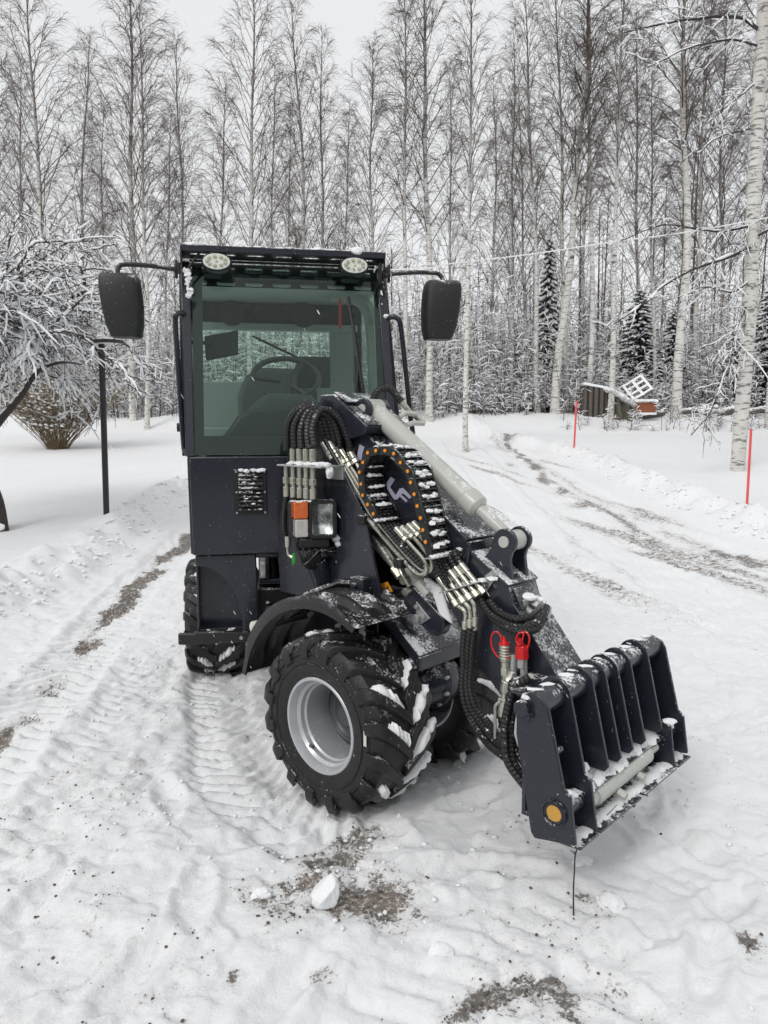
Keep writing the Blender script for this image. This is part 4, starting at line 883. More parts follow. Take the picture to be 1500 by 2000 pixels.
P.add([(a, -.056, b) for a, b in o_] + [(a, .012, b) for a, b in o_] + [(a, .012, b) for a, b in i_] + [(a, -.056, b) for a, b in i_],
      [(k, (k + 1) % n_, n_ + (k + 1) % n_, n_ + k) for k in range(n_)] + [(n_ + k, n_ + (k + 1) % n_, 2 * n_ + (k + 1) % n_, 2 * n_ + k) for k in range(n_)] + [(2 * n_ + k, 2 * n_ + (k + 1) % n_, 3 * n_ + (k + 1) % n_, 3 * n_ + k) for k in range(n_)] + [(3 * n_ + k, 3 * n_ + (k + 1) % n_, (k + 1) % n_, k) for k in range(n_)])
part('bezel', P, 'black', hl, .002)
P = MB(LF)     # dished reflector
vs = []; fs = []; nu, nv = 14, 16
for i in range(nu + 1):
    for j in range(nv + 1):
        u = -1 + 2 * i / nu; v = -1 + 2 * j / nv; vs.append((-.027 + u * .048, .004 - .045 * (1 - (u * u + v * v) * .5), .001 + v * .068))
for i in range(nu):
    for j in range(nv): fs.append((i * (nv + 1) + j, (i + 1) * (nv + 1) + j, (i + 1) * (nv + 1) + j + 1, i * (nv + 1) + j + 1))
P.add(vs, fs); part('reflector', P, 'chrome', hl)
P = MB(LF); P.lathe([(-.05, .012), (-.015, .012), (-.012, .008), (.0, .008), (.002, 0)], (-.027, 0, 0), 1, 16); P.lathe([(-.02, .018), (-.012, .018), (-.012, .015)], (-.027, 0, 0), 1, 20); part('bulb', P, 'zinc', hl)
P = MB(LF); P.prism(rrect(-.077, .023, -.069, .071, .014), 1, .008, .010); part('lens', P, 'lampglass', hl)
P = MB(LF); P.prism(rrect(.036, .100, .006, .080, .008), 1, -.07, .006); part('indicator_lens', P, 'amber', hl, .005)
P = MB(LF); P.prism(rrect(.036, .094, -.076, .004, .008), 1, -.07, .004); part('position_lens', P, 'clear', hl, .005)
P = MB(LF)
for k in range(10): P.blob((-.07 + k * .018, -.04 + .012 * (k % 3), .081), (.018, .026, .004), k, 1, .4)
part('snow_cap', P, 'snow', hl)
P = MB(LF); P.box(-.06, .07, -.06, -.01, -.125, -.088)
q1 = (-.05, -.035, -.105); 
P.hexa([(.0, -.05, -.125), (.0, -.02, -.125), (-.09, -.04, -.185), (-.09, -.07, -.185)], [(.0, -.05, -.088), (.0, -.02, -.088), (-.09, -.04, -.135), (-.09, -.07, -.135)])
P.hexa([(-.085, -.045, -.215), (-.085, -.035, -.215), (-.125, -.06, -.225), (-.125, -.07, -.225)], [(-.085, -.045, -.13), (-.085, -.035, -.13), (-.125, -.06, -.125), (-.125, -.07, -.125)]); lb = part('lamp_bracket', P, 'black', loader, .003)
P = MB(LF); P.cyl((-.110, -.056, -.20), (-.105, -.030, -.20), .012, 12); P.cyl((-.105, -.05, -.12), (-.105, -.02, -.12), .014, 12); part('bolt', P, 'steel', lb, .002)
P = MB(LF); P.blob((-.10, -.03, -.09), (.028, .02, .018), 3, 2, .4); P.blob((-.105, -.02, -.115), (.02, .014, .014), 4, 2, .4); part('snow_cap', P, 'snow', lb)
P = MB(LF); P.lathe([(-.06, .0), (-.06, .040), (-.01, .046), (.0, .046), (.004, .040), (.004, 0)], (.012, -.04, -.185), 1, 28)
for k in range(5): P.box(.012 - .035 + k * .016, .012 - .031 + k * .016, -.037, -.032, -.215, -.155)
part('horn', P, 'black', loader, .003)
P = MB(LF); P.tube([(.06, -.03, -.05), (.085, -.03, -.11), (.07, -.02, -.16), (.05, -.02, -.2), (-.02, -.02, -.14), (-.06, -.03, -.15), (-.1, -.03, -.15)], .0045, 6, smooth=5); P.tube([(.02, -.03, -.13), (-.03, -.02, -.145), (-.09, -.03, -.13)], .004, 6, smooth=5); part('wire', P, 'black', loader)
# air filter tube rising below the lamp
P = MB(LF); P.tube([(-.015, -.08, -.20), (-.075, -.09, -.37)], .046, 20); part('filter_housing', P, 'paint', loader, .003)
# ---- tilt cylinder under the boom, linkage, warning label
P = MB(FF); P.tube([(.06, -.20, 1.20), (.06, .18, .93)], .048, 24); P.tube([(.06, .18, .93), (.06, .24, .885)], .052, 24); tc_ = part('tilt_cylinder', P, 'cyl', loader, .002)
P = MB(FF); P.tube([(.125, -.05, 1.13), (.13, .11, .985)], .012, 10); P.hexbolt((.13, .09, 1.0), (.13, .13, .965), .022); P.cyl((.06, .14, .96), (.14, .15, .95), .018, 12); P.hexbolt((.12, .17, .91), (.15, .17, .905), .018); P.tube([(.10, .10, 1.02), (.14, .14, .99), (.13, .18, .93)], .010, 8, smooth=3); part('pipe_fitting', P, 'steel', tc_, .001)
P = MB(FF); hose(P, [(.09, -.14, 1.12), (.11, -.05, 1.13), (.12, .05, 1.09), (.11, .1, 1.03)], .013, 8); part('cylinder_hose', P, 'hose', loader)
pts = [(.20 + .065 * math.cos(a), .87 + .065 * math.sin(a)) for a in np.linspace(rad(100), rad(250), 9)] + [(.305 + .055 * math.cos(a), .79 + .055 * math.sin(a)) for a in np.linspace(rad(-110), rad(50), 9)]
P = MB(FF); P.prism(pts, 0, .07, .12); lk = part('tilt_link', P, 'paint', loader, .006)
P = MB(FF); P.hexa([(.12, .215, .80), (.12, .24, .775), (.12, .29, .81), (.12, .215, .87)], [(.128, .215, .80), (.128, .24, .775), (.128, .29, .81), (.128, .215, .87)]); P.cyl((.12, .225, .80), (.15, .225, .80), .020, 16); P.hexbolt((.12, .262, .815), (.14, .262, .815), .011); P.hexbolt((.12, .222, .85), (.14, .222, .85), .011); part('pin_lock', P, 'zinc', lk, .002)
P = MB(FF); P.hexa([(.10, .33, .83), (.12, .33, .83), (.12, .40, .80), (.10, .40, .80)], [(.10, .27, .98), (.125, .27, .98), (.125, .34, .95), (.10, .34, .95)]); part('snow_cap', P, 'snow', loader, .01)
P = MB(FF)
for k in range(8): P.blob((.10, .26 + .016 * k, .965 - .020 * k), (.022, .02, .018), k, 1, .4)
part('snow_cap', P, 'snow', loader)
wq_ = [FF.pl(*p, 0, .14) for p in ((745, 1140), (757, 1136), (768, 1155), (746, 1163))]
P = MB(FF); P.add([(.14, q[1], q[2]) for q in wq_] + [(.143, q[1], q[2]) for q in wq_], [(3, 2, 1, 0), (4, 5, 6, 7), (0, 1, 5, 4), (1, 2, 6, 5), (2, 3, 7, 6), (3, 0, 4, 7)]); wl_ = part('warning_label', P, 'warn', loader)
P = MB(FF); cq = sum(np.array(q) for q in wq_) / 4; P.tube([(.1435, cq[1] - .012, cq[2] - .01), (.1435, cq[1] - .004, cq[2] + .002), (.1435, cq[1] + .006, cq[2] - .004), (.1435, cq[1] + .014, cq[2] + .008)], .0022, 5); P.tube([(.1435, cq[1] + .012, cq[2] + .014), (.1435, cq[1] + .018, cq[2] - .008)], .003, 5); part('pictogram', P, 'black', wl_)
# ---- lower bulkhead bracket with elbow fittings, hoses to the attachment
q0, q1 = FF.pl(872, 1156, 0, .15), FF.pl(955, 1130, 0, .11)
P = MB(FF); d = np.array(q1) - np.array(q0)
P.hexa([(.20, q0[1], q0[2]), (.10, q0[1] + .01, q0[2] + .02), (.10, q1[1] + .03, q1[2]), (.14, q1[1], q1[2] - .005)], [(.20, q0[1], q0[2] + .006), (.10, q0[1] + .01, q0[2] + .026), (.10, q1[1] + .03, q1[2] + .006), (.14, q1[1], q1[2] + .001)])
P.prism([(q1[1] - .06, q1[2] - .07), (q1[1] - .01, q1[2] - .05), (q1[1] + .04, q1[2] + .02), (q1[1] + .02, q1[2] + .04), (q1[1] - .02, q1[2] + .01)], 0, .100, .108); lbk = part('lower_bracket', P, 'zinc', low, .002)
P = MB(FF); P.hexbolt((.108, q1[1] + .012, q1[2] + .01), (.122, q1[1] + .012, q1[2] + .01), .012); P.hexbolt((.108, q1[1] - .02, q1[2] - .03), (.122, q1[1] - .02, q1[2] - .03), .012); part('bolt', P, 'zinc', lbk, .001)
P = MB(FF)
for k in range(5): P.blob((.13, q0[1] + .05 + .038 * k, q0[2] + .032 + .012 * k), (.025, .022, .009), k, 1, .4)
part('snow_cap', P, 'snow', lbk)
for k in range(5):
    t = k / 4; a = FF.pl(862 + 11 * k + 4, 1142 - 7 * k, 0, .17 - .01 * k); b = FF.pl(886 + 13 * k, 1172 - 6 * k, 0, .17 - .01 * k); a_, b_ = np.array(a), np.array(b); d = (b_ - a_) / np.linalg.norm(b_ - a_)
    P = MB(FF); P.cyl(tuple(a_ - d * .035), tuple(a_ + d * .01), .0145, 12); P.cyl(tuple(a_ + d * .01), tuple(b_), .0115, 12); P.hexbolt(tuple(b_), tuple(b_ + d * .028), .0165)
    if k < 3:
        e = b_ + d * .028; f_ = np.array(FF.pl(909 + 9 * k, 1200 - 3 * k, 0, .17 - .01 * k)); g = np.array(FF.pl(908 + 10 * k, 1216 - 4 * k, 0, .17 - .01 * k))
        P.tube([tuple(e), tuple(e * .4 + f_ * .6 + np.array((0, .004, .006))), tuple(f_), tuple(g)], .0085, 9, smooth=4); P.cyl(tuple(g + (0, 0, .005)), tuple(g - (0, 0, .045)), .0135, 12)
    part('elbow_fitting', P, 'steel', lbk, .001)
    P = MB(FF); s_ = a_ - d * .03; hose(P, [tuple(s_), tuple(s_ - d * .04 + np.array((0, -.004, .02))), (.16 - .018 * k, .395 + .01 * k, 1.085)], .0140, 9); part('carrier_hose', P, 'hose', loader)
HP = [[(908, 1228), (905, 1265), (905, 1300), (903, 1345), (912, 1385), (930, 1420), (955, 1455), (985, 1478)],
      [(918, 1225), (914, 1262), (912, 1300), (912, 1345), (922, 1385), (944, 1418), (968, 1448), (992, 1462)],
      [(927, 1222), (922, 1262), (920, 1300), (919, 1345), (932, 1385), (956, 1415), (975, 1440), (1000, 1452)]]
for k, L in enumerate(HP):
    P = MB(FF); xx = [.17 - .01 * k] * 3 + [.16, .15, .16, .20, .28]; hose(P, [FF.pl(a, b, 0, x) for (a, b), x in zip(L, xx)], .0150, 10, 7); part('attachment_hose', P, 'hose', loader)
for L, xx, r in (([(1035, 1322), (1005, 1345), (990, 1390), (985, 1440), (993, 1490), (1025, 1535)], [.22, .26, .30, .34, .36, .36], .015), ([(1010, 1360), (1000, 1400), (997, 1450), (1005, 1490), (1030, 1525)], [.24, .28, .32, .34, .34], .013), ([(1000, 1330), (992, 1395), (1003, 1455), (1028, 1500)], [.2, .26, .30, .32], .013)):
    P = MB(FF); hose(P, [FF.pl(a, b, 0, x) for (a, b), x in zip(L, xx)], r, 10, 7); part('attachment_hose', P, 'hose', loader)
for L, xx in (([(938, 1170), (960, 1200), (1000, 1222), (1040, 1222), (1063, 1200), (1068, 1185)], [.12, .14, .15, .12, .06, .02]), ([(955, 1172), (975, 1195), (1005, 1208), (1035, 1205), (1048, 1195)], [.12, .13, .14, .10, .05]), ([(942, 1180), (968, 1212), (1005, 1232), (1045, 1230), (1064, 1208)], [.12, .14, .16, .12, .05])):
    P = MB(FF); hose(P, [FF.pl(a, b, 0, x) for (a, b), x in zip(L, xx)], .0135, 10, 7); part('attachment_hose', P, 'hose', loader)
vc = np.array(FF.pl(1040, 1182, 0, .0)); P = MB(FF)
P.box(-.06, .06, vc[1] - .045, vc[1] + .0, vc[2] - .03, vc[2] + .03); 
P.hexbolt((.0, vc[1] - .03, vc[2] + .02), (.0, vc[1] + .03, vc[2] + .0), .020); P.hexbolt((-.04, vc[1] - .02, vc[2] - .01), (-.05, vc[1] + .05, vc[2] - .02), .016); P.cyl((.03, vc[1] - .02, vc[2]), (.05, vc[1] + .04, vc[2] - .03), .014, 12); vb = part('valve_block', P, 'zinc', low, .003)
P = MB(FF); P.hexa([(-.055, .700, .905), (.085, .700, .905), (.085, .665, .985), (-.055, .665, .985)], [(-.055, .706, .908), (.085, .706, .908), (.085, .671, .988), (-.055, .671, .988)]); part('valve_plate', P, 'paint', low, .002)
P = MB(FF); P.blob((.02, vc[1] - .01, vc[2] + .035), (.03, .03, .014), 8, 2, .5); P.blob((-.03, vc[1] + .02, vc[2] + .02), (.025, .02, .012), 9, 2, .5); part('snow_cap', P, 'snow', vb)
# red-capped quick couplers, elbows and ball valve
q = FF.pl(988, 1275, 0, .17); x, y, z = q
P = MB(FF); P.tube([(x, y, z - .055), (x, y - .002, z - .035), (x, y - .002, z - .03), (x, y - .006, z + .03)], [.017, .017, .021, .021], 18)
for k in range(5): P.lathe([(-.003, .0215), (.0, .024), (.003, .0215)], (x, y - .004, z - .02 + k * .011), 2, 18)
P.hexbolt((x, y, z - .085), (x, y, z - .055), .021); P.hexbolt((x, y + .003, z - .12), (x, y, z - .085), .016); cp = part('quick_coupler', P, 'steel', loader, .001)
P = MB(FF); P.tube([(x, y - .007, z + .030), (x, y - .008, z + .038)], .0215, 18); P.tube([(x, y - .008, z + .038), (x, y - .010, z + .06)], [.012, .006], 10)
L = [(980, 1258), (978, 1243), (970, 1234), (961, 1240), (960, 1260), (970, 1280), (982, 1287), (995, 1285)]; P.tube([FF.pl(a, b, 0, .18) for a, b in L], .0035, 7, smooth=5); part('red_dust_cap', P, 'red', cp)
q = FF.pl(1020, 1270, 0, .15); x2, y2, z2 = q
P = MB(FF); P.hexbolt((x2, y2, z2 - .065), (x2, y2, z2 - .025), .021); P.cyl((x2 + .01, y2 - .03, z2 - .09), (x2 + .01, y2 - .03, z2 - .02), .014, 12); P.hexbolt((x2 - .005, y2 + .01, z2 - .14), (x2 - .003, y2 + .006, z2 - .065), .015); P.cyl((x2 - .008, y2 + .014, z2 - .17), (x2 - .005, y2 + .01, z2 - .14), .012, 10); cp2 = part('quick_coupler', P, 'zinc', loader, .001)
P = MB(FF); P.tube([(x2, y2, z2 - .03), (x2, y2 - .002, z2 + .018)], [.026, .024], 8); P.tube([(x2, y2 - .01, z2 + .02), (x2, y2 - .012, z2 + .045)], [.014, .01], 8)
L = [(1016, 1256), (1010, 1240), (1018, 1234), (1030, 1237), (1034, 1250), (1030, 1268)]; P.tube([FF.pl(a, b, 0, .16) for a, b in L], .0035, 7, smooth=5)
L = [(1014, 1262), (1008, 1250), (1012, 1238), (1022, 1237), (1020, 1252)]; P.tube([FF.pl(a, b, 0, .17) for a, b in L], .0035, 7, smooth=5); part('red_dust_cap', P, 'red', cp2, .003)
P = MB(FF); F1 = lambda a, b, x: FF.pl(a, b, 0, x)
P.tube([F1(1002, 1312, .17), F1(997, 1325, .18), F1(990, 1332, .19)], .017, 10, smooth=3); P.hexbolt(F1(990, 1330, .19), F1(986, 1352, .19), .021); P.cyl(F1(986, 1352, .19), F1(984, 1372, .19), .014, 10)
b = F1(987, 1380, .19); P.box(b[0] - .03, b[0] + .02, b[1] - .022, b[1] + .025, b[2] - .04, b[2] + .035); P.hexbolt(F1(990, 1400, .19), F1(992, 1425, .2), .016); P.cyl(F1(992, 1425, .2), F1(994, 1450, .22), .012, 10); P.tube([F1(1038, 1320, .2), F1(1025, 1330, .2)], .014, 10); P.hexbolt(F1(1008, 1362, .15), F1(1004, 1388, .16), .016); bv = part('ball_valve', P, 'steel', loader, .003)
P = MB(FF); L = [F1(978, 1370, .21), F1(968, 1378, .22), F1(967, 1395, .22), F1(967, 1442, .22)]; P.tube(L, .006, 7, smooth=3); part('valve_handle', P, 'zinc', bv)
P = MB(FF); zt = .675; P.hexa([(.10, .70, zt), (.30, .80, zt - .01), (.30, .98, zt - .01), (.02, .96, zt)], [(.10, .70, zt + .008), (.30, .80, zt - .002), (.30, .98, zt - .002), (.02, .96, zt + .008)]); part('coupler_bracket', P, 'paint_snowy', loader, .002)
# ---- attachment frame (quick hitch)
ax_y, ax_z, tr = .992, .713, .043
def yf(z): return 1.048 + .112 * (.718 - z) / .43
def fyz(off): return off
P = MB(FF); P.cyl((-.455, ax_y, ax_z), (.462, ax_y, ax_z), tr, 36); hitch = part('hitch_tube', P, 'paint', loader, .003, 30)
def out_plate(x0, x1, nm):
    L = [(.932, .60), (.932, .693), (.945, .722), (.97, .742), (1.0, .748), (1.03, .742), (yf(.718), .715), (yf(.47) - .002, .470), (yf(.455) + .018, .450), (yf(.30), .300), (1.010, .268), (.995, .285)]
    P = MB(FF); P.prism(L, 0, x0, x1); return part(nm, P, 'paint', hitch, .004)
op = out_plate(.445, .460, 'side_plate'); out_plate(-.462, -.447, 'side_plate')
P = MB(FF); P.lathe([(0, .043), (.010, .043), (.012, .038), (.006, .034), (.0, .034)], (.460, 1.082, .383), 0, 32); P.lathe([(0, .036), (.008, .034), (.008, .028), (0, .028)], (.460, 1.082, .383), 0, 32); part('pin_bushing', P, 'paint', op)
P = MB(FF); P.lathe([(0, 0), (.005, 0), (.005, .026), (.002, .029), (0, .029)], (.461, 1.082, .383), 0, 32); part('pin_face', P, 'pinface', op)
P = MB(FF); P.lathe([(0, 0), (.03, 0), (.03, .024), (.026, .027), (0, .027)], (.458, .962, .70), 0, 24); P.tube([(.478, .975, .70), (.478, .99, .68), (.476, .985, .665)], .006, 6, smooth=3); part('tube_end', P, 'paint', op)
ribs = [(.318, 'l'), (.165, 's'), (.069, 's'), (-.026, 's'), (-.130, 's'), (-.279, 's')]
for x, kd in ribs:
    n_ = 16; ring = [(ax_y + (tr + .017) * math.sin(a), ax_z + (tr + .017) * math.cos(a)) for a in np.linspace(rad(-95), rad(70), n_)]
    if kd == 'l': L = ring + [(yf(.5), .50), (yf(.47) - .004, .475), (yf(.46) + .018, .455), (yf(.29) + .0, .290), (1.05, .27), (.96, .50)]
    else: zb_ = .425; L = ring + [(yf(zb_ + .02), zb_ + .02), (yf(zb_) - .02, zb_), (.985, zb_), (.955, .55)]
    P = MB(FF); P.prism(L, 0, x - .006, x + .006); part('rib', P, 'paint', hitch, .0025)
P = MB(FF); zl = .455
P.hexa([(-.33, 1.0, zl - .055), (.31, 1.0, zl - .055), (.31, 1.112, zl - .065), (-.33, 1.112, zl - .065)], [(-.33, 1.0, zl - .047), (.31, 1.0, zl - .047), (.31, 1.116, zl - .056), (-.33, 1.116, zl - .056)])
P.box(-.455, .455, .955, .970, .33, .66); P.box(-.455, .455, .97, 1.0, .33, .345); sh = part('cross_plate', P, 'paint_snowy', hitch, .003)
P = MB(FF); L = [(yf(.45) - .0, .452), (yf(.45) + .018, .445), (yf(.29), .282), (1.06, .27), (1.0, .40), (1.0, .452)]; P.prism(L, 0, -.330, -.318); part('rib', P, 'paint', hitch, .0025)
P = MB(FF)
for a, b in ((-.455, -.335), (-.315, -.03), (.0, .31), (.325, .445)):
    P.hexa([(a, 1.0, .272), (b, 1.0, .272), (b, 1.168, .283), (a, 1.168, .283)], [(a, 1.0, .281), (b, 1.0, .281), (b, 1.168, .292), (a, 1.168, .292)])
part('floor_plate', P, 'paint_snowy', hitch, .002)
P = MB(FF); P.tube([(.29, 1.095, .355), (.235, 1.095, .357), (.232, 1.095, .357), (-.185, 1.095, .367), (-.19, 1.095, .367)], [.027, .027, .034, .034, .030], 28); lc = part('locking_cylinder', P, 'cyl', hitch, .001, 30)
P = MB(FF); P.cyl((-.18, 1.095, .367), (-.27, 1.095, .369), .018, 20); part('piston_rod', P, 'cyl', lc)
P = MB(FF); P.hexbolt((.10, 1.125, .335), (.10, 1.155, .325), .014); P.cyl((.10, 1.11, .335), (.10, 1.128, .335), .010, 10); P.hexbolt((-.06, 1.125, .34), (-.06, 1.15, .335), .013); part('cylinder_port', P, 'cyl', lc, .001)
P = MB(FF); P.cyl((.0, 1.13, .26), (.0, 1.13, .285), .014, 12); P.cyl((.10, 1.13, .26), (.10, 1.13, .285), .016, 12); P.cyl((-.01, 1.13, .24), (-.01, 1.13, .262), .010, 10); part('rusty_bolt', P, mat('rusty_steel', (.10, .055, .035), .8, .3, .4, 40), hitch)
P = MB(FF); P.tube([(.44, 1.083, .383), (.33, 1.083, .383)], .035, 20); P.tube([(.44, 1.05, .56), (.38, 1.05, .56)], .014, 10); P.tube([(.33, 1.083, .383), (.31, 1.083, .383)], .026, 16); P.tube([(-.33, 1.083, .39), (-.45, 1.083, .39)], .03, 20); part('locking_pin', P, 'paint', hitch, .002)
P = MB(FF); rr = random.Random(3)
for k in range(34):
    t = k / 33; P.blob((-.31 + .61 * t, 1.055 + .035 * rr.random(), .403 + .002), (.026, .035 + .02 * rr.random(), .008 + .010 * rr.random()), k, 1, .45)
for k in range(30):
    t = k / 29; P.blob((-.44 + .86 * t, 1.115 + .015 * rr.random(), .291), (.024, .036, .006 + .005 * rr.random()), k + 50, 1, .45)
for k in range(9): P.blob((.23 + .03 * rr.random(), 1.02 + .05 * rr.random(), .425 + .03 * rr.random()), (.018, .018, .016), k + 90, 2, .4)
P.blob((.385, 1.09, .42), (.030, .022, .012), 120, 2, .4); P.blob((.44, 1.12, .455), (.014, .014, .010), 121, 1, .4); P.blob((-.335, 1.12, .458), (.03, .018, .012), 122, 2, .4); P.blob((-.39, 1.09, .42), (.03, .03, .012), 123, 2, .4)
part('snow_cap', P, 'snow', hitch)
P = MB(FF)
for k in range(14): P.blob((-.42 + .065 * k, ax_y - .01, ax_z + tr - .001), (.03, .018, .005), k, 1, .5)
P.blob((.455, .965, .735), (.016, .03, .010), 33, 1, .4); part('snow_cap', P, 'snow', hitch)
# ================================================================ TREES
def birch_mesh(seed, H_=16., start=.28, spread=.20, nb=58, up=1.0, wavy=.25, tw='twig', twl=1.0):
    r = np.random.RandomState(seed); K = 26; t = np.linspace(0, 1, K)
    ph = r.rand(4) * 6.28; tx = wavy * (np.sin(t * 3.1 + ph[0]) - math.sin(ph[0])) * t + .05 * np.sin(t * 14 + ph[1]); ty = wavy * (np.sin(t * 2.7 + ph[2]) - math.sin(ph[2])) * t + .05 * np.sin(t * 12 + ph[3])
    tx -= tx[0]; ty -= ty[0]
    T = np.stack([tx, ty, t * H_], -1); Rr = .115 * (1 - t) ** .85 + .010 + .05 * np.exp(-t * 45)
    tv, tf = tubes_np(T[None], Rr[None], 12)
    trunk = np_mesh('trunk', [(tv, tf, 0)], ['bark'])
    # main branches
    tb = start + (.985 - start) * np.linspace(0, 1, nb) ** .9 + (r.rand(nb) - .5) * .02; tb = np.clip(tb, start * .9, .985)
    L = 1.18 * H_ * spread * (1 - tb) ** .72 * (.75 + .5 * r.rand(nb)) * np.clip((tb - start) * 7 + .55, 0, 1) + .35
    az = np.arange(nb) * 2.4 + r.rand(nb) * .8; el = rad(58) * up - rad(14) * (1 - tb) + (r.rand(nb) - .5) * .3
    k = 8; s = np.linspace(0, 1, k)
    base = np.stack([np.interp(tb, t, tx), np.interp(tb, t, ty), tb * H_], -1)
    dh = np.stack([np.cos(az), np.sin(az), np.zeros(nb)], -1)
    hor = L[:, None] * (np.cos(el)[:, None] * s - .0 * s ** 2); ver = L[:, None] * (np.sin(el)[:, None] * s + .22 * s ** 2 - .30 * s ** 4)
    B = base[:, None] + dh[:, None] * hor[..., None]; B[..., 2] += ver; B[..., :2] += (r.rand(nb, k, 2) - .5) * .09 * L[:, None, None] * s[None, :, None]
    BR = (.006 + .011 * L / L.max())[:, None] * (1 - .75 * s)[None] + .0025
    ch = [tubes_np(B, BR, 4) + (0,)]
    # sub branches
    ns = 13; P0 = []; D0 = []; LL = []
    for i in range(nb):
        m = max(4, int(ns * (L[i] / L.max()) ** .5))
        u = .12 + .86 * r.rand(m) ** .85
        for v in u:
            q = np.array([np.interp(v, s, B[i, :, a]) for a in range(3)]); d = B[i, -1] - B[i, 0]; d /= np.linalg.norm(d)
            side = r.randn(3); side[2] *= .5; side -= d * (side @ d); side /= np.linalg.norm(side) + 1e-6
            dd = d * .95 + side * .55; dd /= np.linalg.norm(dd); P0.append(q); D0.append(dd); LL.append((.28 + .42 * r.rand()) * L[i] * (1.05 - .55 * v) * .75 + .15)
    P0 = np.array(P0); D0 = np.array(D0); LL = np.array(LL); k2 = 5; s2 = np.linspace(0, 1, k2)
    Sb = P0[:, None] + D0[:, None] * (LL[:, None] * s2)[..., None]; Sb[..., 2] += LL[:, None] * (.05 * s2 - .30 * s2 ** 2.5); Sb += (r.rand(*Sb.shape) - .5) * .07 * s2[None, :, None]
    ch.append(tubes_np(Sb, np.broadcast_to(.0065 - .0030 * s2, (len(Sb), k2)), 3) + (0,))
    # hanging twigs
    nt_ = int(6 * twl); M_ = len(Sb) * nt_; idx = np.repeat(np.arange(len(Sb)), nt_); u = r.rand(M_) * .95 + .05
    f = u * (k2 - 1); i0 = np.minimum(f.astype(int), k2 - 2); fr_ = (f - i0)[:, None]; Q = Sb[idx, i0] * (1 - fr_) + Sb[idx, i0 + 1] * fr_
    d = D0[idx] * .9 + r.randn(M_, 3) * .38; d /= np.linalg.norm(d, axis=1, keepdims=True); l = (.30 + .6 * r.rand(M_)) * (.6 + .4 * LL[idx] / LL.max())
    s3 = np.array([0, .5, 1.]); Tw = Q[:, None] + d[:, None] * (l[:, None] * s3)[..., None]; Tw[..., 2] -= (l[:, None] * .55 * s3 ** 2)
    ch.append(tubes_np(Tw, np.broadcast_to(np.array([.0033, .0028, .0021]), (M_, 3)), 3) + (0,))
    return trunk, np_mesh('crown', ch, [tw])
BV = [birch_mesh(1, start=.22, spread=.26, nb=64), birch_mesh(2, start=.26, spread=.21, nb=58), birch_mesh(3, start=.36, spread=.17, nb=50), birch_mesh(4, start=.42, spread=.17, nb=48, wavy=.35),
      birch_mesh(5, start=.20, spread=.20, nb=60, up=1.1), birch_mesh(6, start=.50, spread=.17, nb=42, wavy=.4), birch_mesh(7, start=.25, spread=.24, nb=70, tw='twig_red', twl=1.3)]
def place_tree(name, meshes, bx, D, tx, ty, label, group, rot=0., girth=1., cat='birch', ref=16.):
    """foot and tip given as they appear, at distance D"""
    x0 = (bx - 750) / F * D * 1.005; z0 = gz(x0, D) - .15; tip = at_y(tx, ty, D)
    v = Vector((tip[0] - x0, 0, tip[2] - z0)); Hh = v.length; s = Hh / ref
    o = thing(name, (x0, D, z0), label, cat, group); q = Vector((0, 0, 1)).rotation_difference(v.normalized())
    o.rotation_mode = 'QUATERNION'; o.rotation_quaternion = q @ Matrix.Rotation(rot, 3, 'Z').to_quaternion(); o.scale = (s * girth, s * girth, s)
    for nm, me in zip(('trunk', 'crown'), meshes): link(bpy.data.objects.new(nm, me), o)
    return o
GB_ = 'birches along the forest edge'
